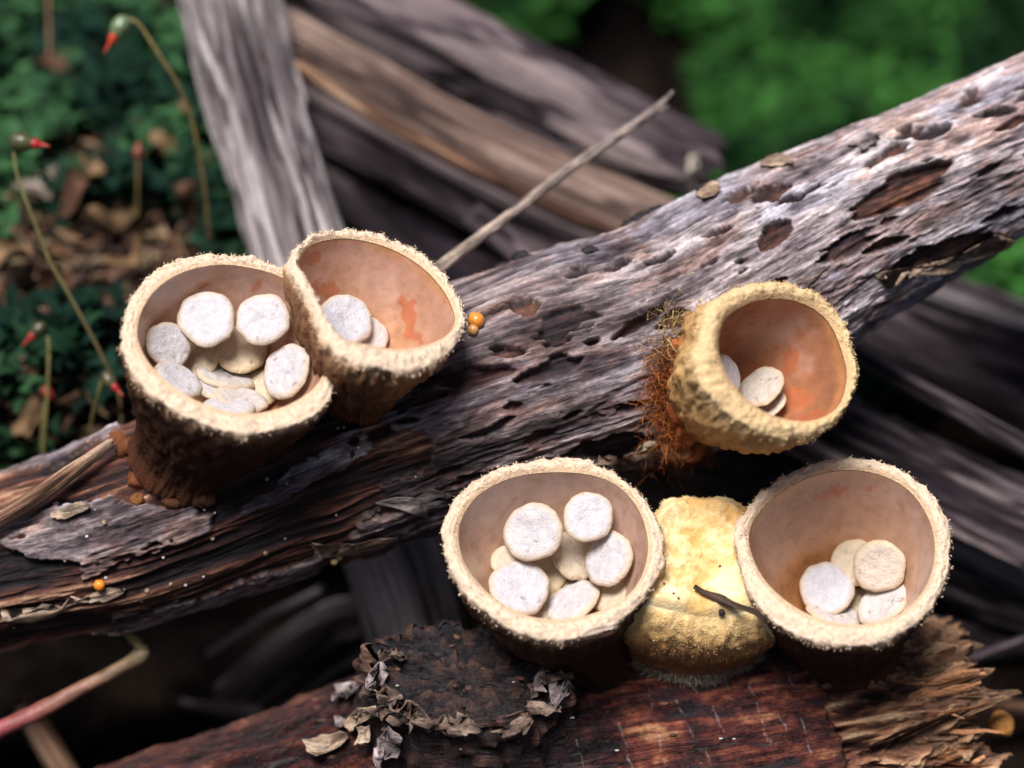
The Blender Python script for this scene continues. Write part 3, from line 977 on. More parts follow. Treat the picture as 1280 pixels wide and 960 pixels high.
    row = np.where(r.random(nh) < 0.62, r.integers(3, nl, nh), nl + (r.random(nh) ** 2 * nw * cfg.get('hair_to', 0.10)).astype(int))
    colj = r.integers(0, N_, nh)
    idx = row * N_ + colj
    pts = Vw[idx] + r.normal(size=(nh, 3)) * 0.004
    radial = nrm(Vw[(nl - 1) * N_ + colj] - C)
    uu = np.clip((row - 2) / (nl - 2), 0, 1)[:, None]
    tang = np.cross(n, radial)
    dirs = nrm(radial * (0.25 + 0.75 * uu) + n * (0.35 - 0.75 * uu) + tang * r.normal(size=(nh, 1)) * 0.9 + r.normal(size=(nh, 3)) * 0.35)
    hc = ramp(np.clip((row - nl) / nw, 0, 1), cs) * r.uniform(0.95, 1.3, (nh, 1))
    hairs('felt', pts, dirs, r.uniform(0.005, 0.015, nh) * cfg.get('hlen', 1.0), r.uniform(0.0012, 0.0026, nh), hc, 'felt', wall, sd + 20, 0.9)
    cfg['inner_tree'] = tree
    cfg['C'], cfg['N'], cfg['root'], cfg['B'], cfg['bn'] = C, n, root, B, bn
    return root


DARKW = [(0, CREAM), (0.02, (0.60, 0.45, 0.31)), (0.06, (0.26, 0.145, 0.075)), (0.14, (0.085, 0.040, 0.024)), (0.6, (0.050, 0.020, 0.011)), (1, (0.065, 0.024, 0.011))]
TANW = [(0, (0.68, 0.54, 0.40)), (0.02, (0.70, 0.52, 0.34)), (0.06, (0.34, 0.19, 0.10)), (0.2, (0.20, 0.10, 0.05)), (0.6, (0.15, 0.07, 0.034)), (1, (0.12, 0.05, 0.02))]
GOLD = [(0, (0.66, 0.48, 0.26)), (0.10, (0.50, 0.31, 0.135)), (0.4, (0.38, 0.21, 0.08)), (0.8, (0.26, 0.13, 0.05)), (1, (0.24, 0.09, 0.03))]
cupA = dict(name='fungus_cup', label='wide round cup with ten or more pale discs at the mossy end of the branch', seed=1001, tree=TMAIN, cen=(285, 430), d=-0.52, n=(0.17, 0.53, 0.83), base=(226, 572), rb=0.20,
            outer=[(152, 430), (160, 385), (180, 350), (215, 328), (260, 318), (310, 321), (345, 334), (375, 350), (394, 376), (405, 410), (417, 455), (415, 490), (395, 517), (350, 537), (300, 542), (255, 530), (210, 507), (172, 475)],
            inner=[(172, 422), (176, 392), (195, 362), (230, 340), (275, 331), (318, 336), (350, 346), (376, 362), (391, 386), (400, 420), (408, 452), (401, 474), (382, 494), (345, 512), (300, 517), (250, 503), (212, 480), (185, 452)],
            depth=0.40, stops=DARKW, lip=0.008, patch=[(255, 360, 10, 5), (318, 358, 8, 6), (372, 410, 6, 10), (188, 412, 4, 10)], bulge=0.02)
cupB = dict(name='fungus_cup', label='tilted glossy cup with two white discs, pressed against the widest cup', seed=1102, tree=TMAIN, cen=(472, 375), d=-0.42, n=(0.33, 0.72, 0.60), base=(452, 492), rb=0.15,
            outer=[(360, 330), (375, 306), (400, 293), (440, 289), (490, 301), (530, 324), (560, 352), (578, 385), (580, 410), (565, 437), (540, 456), (500, 464), (455, 457), (420, 441), (402, 417), (391, 388), (372, 356)],
            inner=[(373, 327), (390, 307), (430, 299), (480, 309), (523, 332), (553, 363), (568, 397), (560, 418), (535, 431), (500, 437), (460, 432), (430, 424), (412, 405), (401, 385), (386, 353), (374, 337)],
            depth=0.36, stops=TANW, patch=[(400, 362, 18, 12), (388, 325, 14, 12), (508, 390, 11, 16), (512, 415, 10, 14), (520, 425, 10, 8)], pr=0.75, wart=0.2)
cupC = dict(name='fungus_cup', label='round cream-rimmed cup full of white discs above the broken knot', seed=1203, tree=TLOW, cen=(690, 687), d=-0.36, n=(0.06, 0.57, 0.82), base=(760, 815), rb=0.18,
            outer=[(553, 670), (560, 640), (580, 612), (620, 588), (665, 578), (700, 571), (740, 578), (780, 600), (810, 630), (828, 665), (829, 700), (815, 735), (790, 765), (750, 790), (705, 801), (660, 796), (620, 776), (585, 746), (562, 710)],
            inner=[(573, 670), (579, 645), (600, 618), (640, 598), (690, 591), (740, 595), (775, 611), (799, 640), (810, 680), (803, 718), (782, 747), (745, 766), (700, 775), (660, 770), (625, 753), (597, 728), (579, 700)],
            depth=0.40, stops=DARKW, lin=[(0, (0.56, 0.33, 0.19)), (0.1, (0.48, 0.305, 0.23)), (0.6, (0.50, 0.305, 0.205)), (0.8, (0.46, 0.24, 0.11)), (1, (0.36, 0.16, 0.06))], patch=[], hlen=0.8)
cupD = dict(name='fungus_cup', label='deep cream-rimmed cup with six discs next to the splintered log end', seed=1304, tree=TLOW, cen=(1055, 690), d=-0.36, n=(-0.04, 0.53, 0.85), base=(1058, 805), rb=0.22,
            outer=[(918, 672), (926, 645), (950, 618), (985, 592), (1030, 577), (1080, 575), (1125, 588), (1160, 615), (1183, 650), (1188, 690), (1178, 732), (1155, 770), (1120, 796), (1080, 807), (1030, 804), (990, 791), (955, 766), (930, 726)],
            inner=[(936, 672), (946, 645), (975, 617), (1015, 596), (1060, 588), (1105, 596), (1140, 618), (1163, 655), (1168, 695), (1157, 734), (1128, 766), (1090, 780), (1040, 778), (1000, 763), (965, 736), (944, 705)],
            depth=0.50, stops=DARKW, lin=[(0, (0.56, 0.33, 0.19)), (0.08, (0.46, 0.28, 0.205)), (0.5, (0.50, 0.285, 0.175)), (0.72, (0.48, 0.225, 0.09)), (0.88, (0.36, 0.13, 0.04)), (1, (0.30, 0.10, 0.03))], patch=[(1038, 615, 22, 7), (1085, 612, 4, 6)], pr=0.62, hlen=0.7, taper=0.26)
cupE = dict(name='fungus_cup', label='golden warty cup facing sideways, attached by orange fuzz to the grey branch', seed=1405, tree=TMAIN, cen=(975, 450), d=-0.52, n=(0.42, 0.36, 0.83), base=(888, 503), rb=0.17, foot=0.1,
            outer=[(868, 450), (875, 410), (890, 378), (920, 360), (960, 354), (1005, 362), (1040, 385), (1060, 425), (1068, 465), (1062, 500), (1035, 535), (1000, 548), (960, 545), (920, 525), (890, 500), (872, 475)],
            inner=[(897, 430), (905, 400), (930, 382), (965, 374), (1005, 381), (1035, 404), (1053, 445), (1057, 478), (1045, 510), (1015, 526), (975, 523), (940, 506), (915, 480), (902, 455)],
            depth=0.42, stops=GOLD, lin=[(0, (0.50, 0.22, 0.09)), (0.1, (0.34, 0.145, 0.075)), (0.6, (0.38, 0.16, 0.075)), (1, (0.28, 0.10, 0.04))], patch=[(990, 452, 13, 16), (1000, 500, 22, 10), (1020, 522, 24, 8)], bulge=0.06, wart=0.26, pr=0.8, lip=0.03)
CUPS = [cupA, cupB, cupC, cupD, cupE]
for c_ in CUPS:
    make_cup(c_)

# ---- young unopened yellow fungus between the two front cups
def make_young():
    N_ = 200
    cen = (872, 695)
    n = cv(0.0, 0.52, 0.85)
    C = P(cen[0], cen[1], -0.30)
    pts = [(815, 652), (824, 629), (848, 617), (885, 614), (920, 623), (944, 641), (938, 668), (934, 692), (942, 716), (956, 736), (958, 750), (930, 760), (895, 764), (855, 760), (815, 752), (794, 742), (806, 716), (816, 685)]
    oc = on_plane(closed_by_angle(pts, N_, cen), C, n) - C
    e1 = nrm(CR - n * (CR @ n))
    e2 = np.cross(n, e1)
    O2 = np.stack([oc @ e1, oc @ e2], -1)
    ang = np.arctan2(O2[:, 1], O2[:, 0])
    B, bn = hit(TLOW, 866, 808, 0.2)
    B = B - bn * 0.02
    root = empty('young_fungus', B)
    tag(root, 'unopened yellow fungus with woolly lid squeezed between the two front cups', 'fungus')
    Vs, Cs = [], []
    for q in range(40):
        f = q / 39
        X = O2 * f
        nz = fbm(X[:, 0] * 11, X[:, 1] * 11, 0 * ang, 1501, 4, 0.6) - 0.5
        fz = fbm(X[:, 0] * 40, X[:, 1] * 40, 0 * ang, 1502, 3, 0.6) - 0.5
        h_ = -0.045 + 0.085 * f ** 4 + nz * 0.05 + fz * 0.014
        if f > 0.80:
            h_ = h_ - ((f - 0.80) / 0.20) ** 2 * 0.085
        Vs.append(C + X[:, :1] * e1 + X[:, 1:] * e2 + h_[:, None] * n)
        ring = sst(0.72, 0.86, np.array(f)) * sst(1.0, 0.92, np.array(f))
        v = np.clip(nz * 2.2 + 0.5 + fz, 0, 1)
        c0 = ramp(v, [(0, (0.60, 0.36, 0.13)), (0.45, (0.72, 0.53, 0.26)), (1, (0.82, 0.69, 0.42))])
        Cs.append(mixc(c0, np.array([0.62, 0.36, 0.12]) + 0 * c0, np.full(N_, ring * 0.45)))
    lid = mk('woolly_lid', np.concatenate(Vs), [grid_faces(40, N_)], np.concatenate(Cs), 'felt', parent=root)
    edge_h = Vs[-1]
    nz_e = ((edge_h - C) @ n) + 0.05
    Lx = np.linalg.norm(C - B)
    Vs2, Cs2 = [edge_h], [Cs[-1]]
    axn = nrm(C - B)
    for q in range(1, 50):
        tt = q / 49
        c_ = C * (1 - tt) + B * tt
        k = sst(0, 1, np.array(tt ** 1.5))
        circ = np.stack([np.cos(ang) * 0.27, np.sin(ang) * 0.17], -1)
        X = O2 * (1 - k) + circ * k
        cl_ = fbm(np.cos(ang) * 6, np.sin(ang) * 6, 0 * ang + tt * 5, 1503, 4, 0.6) - 0.5
        fz = fbm(np.cos(ang) * 25, np.sin(ang) * 25, 0 * ang + tt * 12, 1504, 3, 0.6) - 0.5
        X = X * (1 + 0.17 * math.sin(math.pi * tt ** 0.6) + 0.05 * sst(0.86, 1, np.array(tt)) + cl_ * 0.16 + fz * 0.06)[:, None]
        nn_ = nrm(n * (1 - tt) + axn * tt)
        f1_ = nrm(e1 - nn_ * (e1 @ nn_))
        f2_ = np.cross(nn_, f1_)
        Vs2.append(c_ + X[:, :1] * f1_ + X[:, 1:] * f2_ - n * (0.05 * (1 - tt) ** 2) + n * (nz_e * (1 - tt) ** 3)[:, None])
        Cs2.append(ramp(np.full(N_, tt) + cl_ * 0.3, [(0, (0.78, 0.56, 0.26)), (0.22, (0.70, 0.44, 0.18)), (0.42, (0.46, 0.23, 0.085)), (0.7, (0.24, 0.105, 0.045)), (0.92, (0.20, 0.12, 0.07)), (1, (0.28, 0.21, 0.15))]) * (1 + fz * 0.7)[:, None])
    Vw = np.concatenate(Vs2)
    mk('outer_wall', Vw, [grid_faces(50, N_)], np.concatenate(Cs2), 'felt', parent=root)
    # skirt of white threads at the foot
    r = np.random.default_rng(1505)
    nh = 3200
    col = r.integers(0, N_, nh)
    row = r.integers(42, 50, nh)
    pts_ = Vw[row * N_ + col]
    rad_ = nrm(Vw[48 * N_ + col] - B)
    dirs = nrm(rad_ * 0.8 - n * 0.4 + r.normal(size=(nh, 3)) * 0.4)
    hc = np.array([0.40, 0.34, 0.26]) * r.uniform(0.4, 1.25, (nh, 1))
    hairs('white_threads', pts_, dirs, r.uniform(0.012, 0.045, nh), r.uniform(0.0008, 0.0016, nh), hc, 'felt', root, 1506, 0.8)
    nh = 3500
    col = r.integers(0, N_, nh)
    row = (r.random(nh) * 30).astype(int)
    pts_ = Vw[row * N_ + col]
    dirs = nrm(nrm(pts_ - C) + n * 0.4 + r.normal(size=(nh, 3)) * 0.5)
    hairs('felt', pts_, dirs, r.uniform(0.006, 0.014, nh), r.uniform(0.001, 0.002, nh), ramp(row / 50, [(0, (0.84, 0.64, 0.34)), (0.3, (0.6, 0.41, 0.2)), (0.6, (0.34, 0.18, 0.08))]), 'felt', root, 1507, 0.9)
    return root, BVHTree.FromPolygons([tuple(v) for v in np.concatenate([np.concatenate(Vs), Vw])], [tuple(int(z) for z in f) for f in np.concatenate([grid_faces(40, N_), grid_faces(50, N_) + 40 * N_])])


young, TYOUNG = make_young()


# ------------------------------------------------------------------ spore discs (peridioles)
def disc(cup, px, py, a, b, ang, lift, tone_, label, seed, flip=1, thick=0.27):
    r = np.random.default_rng(seed)
    h_, nn = hit(cup['inner_tree'], px, py, 0.0)
    ray_ = nrm(ray(px, py))
    ctr = h_ - ray_ * lift
    al = math.radians(ang)
    mj = math.cos(al) * CR + math.sin(al) * CU
    mn = -math.sin(al) * CR + math.cos(al) * CU
    cosf = min(b / a, 0.995)
    n = nrm(-CF * cosf + mn * flip * math.sqrt(1 - cosf ** 2))
    e1 = nrm(mj)
    e2 = np.cross(n, e1)
    rad_ = a * UPX * ((ctr - CAM) @ CF) / DIST
    N_ = 56
    q = np.linspace(0, 2 * np.pi, N_, endpoint=False)
    wob = 1 + (fbm(np.cos(q) * 1.5 + seed, np.sin(q) * 1.5, 0 * q, seed, 2) - 0.5) * 0.20 + (fbm(np.cos(q) * 5 + seed, np.sin(q) * 5, 0 * q, seed, 2) - 0.5) * 0.05
    th_ = rad_ * thick
    prof = [(f_, np.interp(f_, [0, 0.15, 0.35, 0.55, 0.7, 0.8, 0.86], [0.80, 0.82, 0.90, 0.98, 1.0, 0.97, 0.89])) for f_ in np.linspace(0, 0.86, 19)] + [ (0.9, 0.79), (0.94, 0.62), (0.98, 0.32), (1.0, 0.0), (0.98, -0.35), (0.93, -0.65), (0.85, -0.85), (0.6, -1.0), (0.0, -1.0)]
    Vs, Cs = [], []
    white = np.array([0.49, 0.478, 0.51])
    cream = np.array([0.55, 0.425, 0.255])
    tan_ = np.array([0.50, 0.35, 0.18])
    for (f, z) in prof:
        X = np.cos(q) * rad_ * f * wob
        Y = np.sin(q) * rad_ * f * wob
        bmp = (fbm(X * 26 + seed, Y * 26, 0 * q, seed + 1, 3, 0.6) - 0.5) * th_ * 0.42 * (1 if z > 0 else 0)
        warp = (fbm(X * 5 + seed, Y * 5, 0 * q, seed + 2, 2) - 0.5) * th_ * 0.8
        Vs.append(ctr + X[:, None] * e1 + Y[:, None] * e2 + (z * th_ * 0.5 + bmp + warp)[:, None] * n)
        face = white * (1 - tone_) + cream * tone_
        edge_ = sst(0.72, 1.0, np.full(N_, f)) if z > 0 else np.ones(N_)
        spk = fbm(X * 12 + seed, Y * 12, 0 * q, seed + 3, 3)
        c = mixc(face + 0 * X[:, None], tan_ * 0.5 + cream * 0.5 + 0 * X[:, None], np.clip(edge_ * 0.65 + (spk - 0.5) * 0.5 * (tone_ + 0.2), 0, 1))
        c = mixc(c, np.array([0.44, 0.43, 0.48]) + 0 * c, np.full(N_, 0.35 * (1 - tone_) * (1 - sst(0.0, 0.5, np.array(f)))))
        c = mixc(c, np.array([0.22, 0.15, 0.11]) + 0 * c, sst(0.80, 0.85, fbm(X * 45 + seed, Y * 45, 0 * q, seed + 4, 2)) * 0.6)
        Cs.append(c)
    o = mk('spore_disc', np.concatenate(Vs), [grid_faces(len(prof), N_)], np.concatenate(Cs), 'disc', origin=ctr)
    tag(o, label, 'spore disc', 'pale spore discs inside the cups')
    return o


WA = 'in the widest cup'
WC = 'in the cup above the knot'
WD = 'in the cup by the splintered log end'
WE = 'in the golden sideways cup'
WB = 'in the tilted glossy cup'
DISCS = [
    (cupA, 245, 447, 32, 27, 10, 0.05, 0.8, 'cream disc half hidden under the large white one ' + WA, 1),
    (cupA, 303, 437, 34, 30, -10, 0.06, 0.85, 'cream disc lying below two white discs ' + WA, 1),
    (cupA, 325, 485, 30, 23, 30, 0.05, 0.8, 'cream disc under the oval one ' + WA, 1),
    (cupA, 258, 398, 37, 35, 0, 0.13, 0.05, 'largest round white disc against the back wall ' + WA, 1),
    (cupA, 329, 399, 34, 32.5, 20, 0.13, 0.05, 'round white disc beside the largest one, back wall ' + WA, 1),
    (cupA, 210, 432, 31, 25, -72, 0.10, 0.15, 'white disc leaning on the wall away from the glossy cup ' + WA, 1),
    (cupA, 358, 463, 37, 28, 58, 0.12, 0.1, 'oval white disc leaning on the wall next to the glossy cup ' + WA, 1),
    (cupA, 280, 470, 39, 14, -18, 0.10, 0.25, 'white disc standing on edge, first of the slanted row ' + WA, 1),
    (cupA, 275, 487, 34, 13, -16, 0.16, 0.2, 'white disc on edge, second of the slanted row ' + WA, 1),
    (cupA, 301, 498, 34, 12, -16, 0.20, 0.3, 'white disc on edge, third of the slanted row ' + WA, 1),
    (cupA, 223, 476, 33, 16, -36, 0.22, 0.1, 'bluish white disc tilted at the end of the slanted row ' + WA, 1),
    (cupA, 285, 508, 34, 10, -7, 0.27, 0.1, 'flat white disc at the front lip of the slanted row ' + WA, 1),
    (cupB, 463, 419, 24, 21, -40, 0.05, 0.25, 'smaller white disc half covered by another ' + WB, 1),
    (cupB, 432, 400, 36, 30, -38, 0.09, 0.0, 'large smooth white disc ' + WB, 1),
    (cupC, 635, 703, 22, 20, 0, 0.06, 0.7, 'cream disc peeping out between two big white discs ' + WC, 1),
    (cupC, 680, 716, 30, 27, 20, 0.04, 0.85, 'cream disc at the bottom middle ' + WC, 1),
    (cupC, 720, 694, 33, 29, -40, 0.07, 0.7, 'cream disc with a brown fleck under the smooth disc ' + WC, 1),
    (cupC, 766, 742, 30, 17, 40, 0.06, 0.75, 'cream disc slipping under the oval disc ' + WC, 1),
    (cupC, 690, 756, 28, 20, 10, 0.05, 0.75, 'cream disc beneath the front oval disc ' + WC, 1),
    (cupC, 722, 725, 24, 20, 0, 0.03, 0.85, 'small cream disc deep in the middle ' + WC, 1),
    (cupC, 666, 665, 38, 36, 60, 0.14, 0.12, 'large white disc with brown specks ' + WC, 1),
    (cupC, 735, 646, 32, 30.5, 0, 0.13, 0.05, 'smooth round white disc at the back wall ' + WC, 1),
    (cupC, 761, 699, 36, 27, 62, 0.13, 0.1, 'oval white disc on the wall nearest the yellow fungus ' + WC, 1),
    (cupC, 649, 735, 38, 33, -20, 0.13, 0.0, 'brightest white disc, on top near the knot side ' + WC, 1),
    (cupC, 716, 754, 38, 20, 32, 0.11, 0.12, 'narrow oval white disc with specks at the front ' + WC, 1),
    (cupD, 1067, 703, 31, 29, 40, 0.07, 0.75, 'half covered cream disc ' + WD, 1),
    (cupD, 1076, 758, 26, 21, 0, 0.04, 0.85, 'cream disc at the bottom between the others ' + WD, 1),
    (cupD, 1100, 707, 34, 32, 90, 0.12, 0.55, 'large round cream disc on top ' + WD, 1),
    (cupD, 1033, 735, 35, 31.5, 0, 0.12, 0.0, 'brightest white disc with a dark scratch ' + WD, 1),
    (cupD, 1104, 753, 36, 20, 36, 0.11, 0.25, 'greyish oval disc leaning on the wall ' + WD, 1),
    (cupD, 1043, 767, 36, 15, -14, 0.12, 0.3, 'greyish disc tilted at the front ' + WD, 1),
    (cupE, 963, 505, 22, 12, 42, 0.08, 0.35, 'small disc under the yellowish one ' + WE, 1),
    (cupE, 911, 466, 25, 12, -66, 0.22, 0.1, 'white disc seen nearly edge on ' + WE, 1),
    (cupE, 951, 484, 33, 20, 40, 0.12, 0.5, 'yellowish disc with a small round mark ' + WE, 1),
]
for k, d_ in enumerate(DISCS):
    cu_, px, py, a, b, an, lf, tn, lb, fl = d_
    disc(cu_, px, py, a, b, an, lf, tn, lb, 2000 + 7 * k, fl)

# ------------------------------------------------------------------ threads, orange beads, small bits
# orange fuzz gluing the golden cup to the branch
r = np.random.default_rng(31)
pts, dirs, cols = [], [], []
for k in range(7500):
    x = r.normal(850, 19)
    y = r.normal(490, 42)
    if y > 590 or x > 895:
        continue
    h_, nn = hit(TMAIN, x, y, 0.3)
    pts.append(h_ + nn * r.uniform(0.0, 0.05))
    dirs.append(nrm(nn * 0.6 + CR * r.normal(0, 0.6) + CU * r.normal(0, 0.6)))
    f = r.random()
    yy = sst(470, 400, np.array(y))
    c0 = np.array([0.42, 0.13, 0.035]) * (1 - yy) + np.array([0.50, 0.38, 0.18]) * yy
    c1 = np.array([0.10, 0.04, 0.02])
    cols.append(c0 * f + c1 * (1 - f) if f < 0.6 else c0 * (0.8 + 0.5 * r.random()))
hairs('orange_fuzz', np.array(pts), np.array(dirs), r.uniform(0.03, 0.09, len(pts)), r.uniform(0.001, 0.0026, len(pts)), np.array(cols), 'felt', cupE['root'], 32, 0.9)
for k, (x, y, rp, c) in enumerate([(858, 440, 13, (0.42, 0.16, 0.05)), (852, 470, 14, (0.40, 0.13, 0.04)), (846, 500, 16, (0.36, 0.11, 0.035)), (850, 530, 15, (0.36, 0.12, 0.04)), (840, 556, 12, (0.38, 0.18, 0.08)), (856, 555, 12, (0.33, 0.12, 0.04)), (862, 415, 11, (0.48, 0.30, 0.12)),
                                    (870, 400, 9, (0.52, 0.38, 0.18))]):
    h_, nn = hit(TMAIN, x, y, 0.3)
    blob('orange_pad', h_ - CF * 0.01 + CR * 0.02, rp * UPX * 1.7, np.array(c) * np.array([0.8, 0.75, 0.8]), 1600 + k, parent=cupE['root'], mat='felt', n=18, amp=0.9, squash=(1, 1.1, 1.2))
# brown glue-like foot of the widest cup
for k, (x, y, rp, c) in enumerate([(160, 560, 15, (0.13, 0.045, 0.02)), (175, 600, 16, (0.15, 0.05, 0.02)), (215, 622, 16, (0.10, 0.04, 0.02)), (255, 622, 15, (0.07, 0.03, 0.02)), (148, 548, 10, (0.17, 0.06, 0.025)), (172, 625, 9, (0.20, 0.08, 0.03))]):
    h_, nn = hit(TMAIN, x, y, 0.3)
    blob('brown_foot', h_, rp * UPX, c, 1650 + k, parent=cupA['root'], mat='outer', n=14, amp=0.5)


def bead(px, py, rp, col, label, tree, name='orange_bead', lift=0.6, sub=None, seed=1):
    h_, nn = hit(tree, px, py, 0.3)
    o = blob(name, h_ + nn * rp * UPX * lift, rp * UPX, col, seed, mat='waxy', n=14, amp=0.12)
    tag(o, label, 'fungus')
    return o


bead(597, 405, 10.5, (0.70, 0.26, 0.04), 'bright orange bead beside the tilted glossy cup', TMAIN, seed=1701)
bead(592, 415, 7, (0.62, 0.33, 0.12), 'small pale orange bead under the bright orange bead', TMAIN, seed=1702)
bead(125, 730, 7, (0.85, 0.26, 0.02), 'tiny vivid orange bead on the bare end of the grey branch', TMAIN, seed=1703)
bead(822, 592, 11, (0.20, 0.07, 0.045), 'dull red-brown bead below the orange fuzz', TMAIN, name='brown_bead', seed=1704)
o = blob('orange_lump', P(1252, 905, 0.30), 17 * UPX, (0.55, 0.24, 0.06), 1705, mat='crumb', n=16, amp=0.25)
tag(o, 'soft orange lump at the tip of the splintered log end', 'fungus')


def chain(name, path, col0, col1, mat, label=None, cat=None, group=None, parent=None, seed=0, nth=14, ns=60, rough=0.12, origin=None):
    t = tube(path, ns, nth)
    nz = fbm(t['S'] * 18, np.cos(t['TH']) * 1.5 + seed, np.sin(t['TH']) * 1.5, seed, 3) - 0.5
    rr = t['R'] * (1 + nz * rough * 4)
    V = t['c'][:, None, :] + t['D'] * rr[..., None]
    f = (t['S'] / t['s'][-1])
    c = (np.array(col0) * (1 - f)[..., None] + np.array(col1) * f[..., None]) * (1 + nz * 1.2)[..., None]
    n_ = ns * nth
    F = [grid_faces(ns, nth), np.arange(nth)[None, ::-1], n_ - nth + np.arange(nth)[None, :]]
    o = mk(name, V.reshape(-1, 3), F, c.reshape(-1, 3), mat, parent=parent, origin=origin, grain=np.stack([t['S'], np.cos(t['TH']) * t['R'], np.sin(t['TH']) * t['R']], -1).reshape(-1, 3))
    if label:
        tag(o, label, cat, group)
    return o


def surf_path(tree, pts, rad, lift):
    out = []
    for (x, y, f) in pts:
        h_, nn = hit(tree, x, y, 0.0)
        d = (h_ - CAM) @ CF - DIST - lift
        out.append((x, y, d, rad * f))
    return out


sp = surf_path(TYOUNG, [(868, 733, 0.9), (880, 740, 1.0), (900, 748, 1.5), (920, 757, 1.1)], 0.011, 0.035)
d_end = sp[-1][2]
sp += [(945, 766, d_end - 0.03, 0.010), (956, 780, d_end - 0.02, 0.007), (966, 796, d_end, 0.007)]
chain('twig_fragment', sp, (0.07, 0.045, 0.035), (0.16, 0.10, 0.07), 'dry_wood', 'thin dark twig fragment lying across the yellow fungus', 'twig', seed=41, rough=0.2)
h_, nn = hit(TYOUNG, 902, 765, 0)
tag(blob('dark_speck', h_ + nn * 0.006, 4.5 * UPX, (0.02, 0.014, 0.012), 1710, n=8), 'black speck on the side of the yellow fungus', 'debris')
for k, (x, y) in enumerate([(842, 742), (848, 748), (900, 708), (830, 730)]):
    h_, nn = hit(TYOUNG, x, y, 0)
    blob('speck', h_, 1.8 * UPX, (0.06, 0.03, 0.02), 1720 + k, parent=young, n=6)
# clear water film hanging under the rim
o = blob('water_drop', P(752, 790, -0.66), 9 * UPX, (0.95, 0.97, 1.0), 1730, mat='drop', n=14, amp=0.2, squash=(2.6, 0.7, 0.6))
tag(o, 'clear water drop hanging under the rim of the cup above the knot', 'water drop')
o.rotation_euler = (0, math.radians(-25), 0)

# pale splinter leaning on the branch
stick('wood_splinter', [(-40, 672, -0.06, 0.035), (40, 624, -0.06, 0.034), (95, 586, -0.05, 0.030), (140, 552, -0.03, 0.018)], BROWN, 12, 'pale straw-like wood splinter running to the foot of the widest cup', 'splinter', ns=90, nth=28, amp=0.05, bias=0.28, jag=0.03, fv=20)

# thin twig behind the tilted cup
tw = chain('thin_twig', [(500, 372, 0.25, 0.026), (560, 326, 0.28, 0.025), (640, 266, 0.40, 0.022), (720, 205, 0.52, 0.022), (790, 158, 0.62, 0.021), (820, 136, 0.66, 0.017), (828, 129, 0.68, 0.012)], (0.36, 0.28, 0.22), (0.30, 0.24, 0.22), 'bark',
           'straight bare pale twig with forked tip rising behind the tilted glossy cup', 'twig', seed=43, nth=20, ns=160, rough=0.10)
chain('fork_tip', [(818, 137, 0.66, 0.013), (830, 126, 0.67, 0.010), (841, 114, 0.68, 0.005)], (0.32, 0.26, 0.23), (0.36, 0.3, 0.26), 'bark', parent=tw, seed=44, ns=20)
chain('fork_tip', [(816, 142, 0.66, 0.012), (828, 136, 0.66, 0.008), (835, 132, 0.66, 0.005)], (0.30, 0.24, 0.22), (0.36, 0.3, 0.26), 'bark', parent=tw, seed=45, ns=20)

# red stem bottom left, with a bent green end
rs = chain('red_stem', [(-40, 930, 0.30, 0.036), (40, 893, 0.32, 0.034), (110, 856, 0.34, 0.028), (155, 832, 0.35, 0.026), (176, 818, 0.35, 0.034), (178, 806, 0.36, 0.014)], (0.25, 0.018, 0.045), (0.26, 0.20, 0.11), 'stem',
           'red and green plant stem poking out below the bare end of the branch', 'stem', seed=46, rough=0.06)
chain('stem_tip', [(178, 810, 0.36, 0.018), (168, 800, 0.37, 0.020), (157, 786, 0.40, 0.020)], (0.30, 0.27, 0.10), (0.26, 0.22, 0.08), 'stem', parent=rs, seed=47, ns=24)

# ------------------------------------------------------------------ background wood
GB = 'dead sticks piled behind the branch'
stick('weathered_stake', [(265, -110, 1.75, 0.215), (290, 20, 1.55, 0.215), (340, 200, 1.25, 0.21), (385, 360, 1.05, 0.205), (440, 560, 1.0, 0.21), (512, 770, 1.05, 0.215), (570, 1010, 1.25, 0.22)], GREY, 3,
      'pale weathered wood stake rising behind the two joined cups', 'stick', GB, ns=300, nth=140, amp=0.07, fv=9, bias=0.34, con=1.5)
stick('grey_dead_branch', [(280, -110, 2.0, 0.23), (420, -10, 2.0, 0.235), (560, 60, 1.9, 0.225), (700, 125, 1.85, 0.21), (820, 180, 1.8, 0.19), (893, 208, 1.78, 0.16)], PURP, 4,
      'grey dead branch with blunt end behind the thin twig', 'stick', GB, ns=240, nth=100, amp=0.06, fv=6, bias=0.12, jag=0.12)
blob('pale_scar', P(864, 214, 1.66), 0.055, (0.55, 0.49, 0.40), 1801, parent=bpy.data.objects['grey_dead_branch'], squash=(0.55, 0.8, 1.4), n=18, amp=1.1)
stick('split_plank', [(330, 45, 1.80, 0.15), (420, 95, 1.77, 0.16), (560, 172, 1.73, 0.17), (700, 240, 1.69, 0.18), (850, 305, 1.65, 0.17)], [(0, (0.03, 0.02, 0.02)), (0.35, (0.10, 0.065, 0.055)), (0.6, (0.24, 0.16, 0.13)), (1, (0.50, 0.37, 0.30))], 6,
      'split brown plank with orange-tan edge below the grey dead branch', 'plank', GB, ns=200, nth=80, amp=0.09, flat=0.45, roll=0.25, fv=6, bias=0.06, con=1.4)
stick('tan_strip', [(370, 80, 1.55, 0.034), (470, 146, 1.52, 0.036), (590, 212, 1.48, 0.036), (700, 262, 1.46, 0.034), (790, 300, 1.44, 0.03)], BROWN, 8,
      'narrow orange-tan wood strip along the edge of the split plank', 'strip', GB, ns=160, nth=30, amp=0.08, fv=14, bias=0.12)
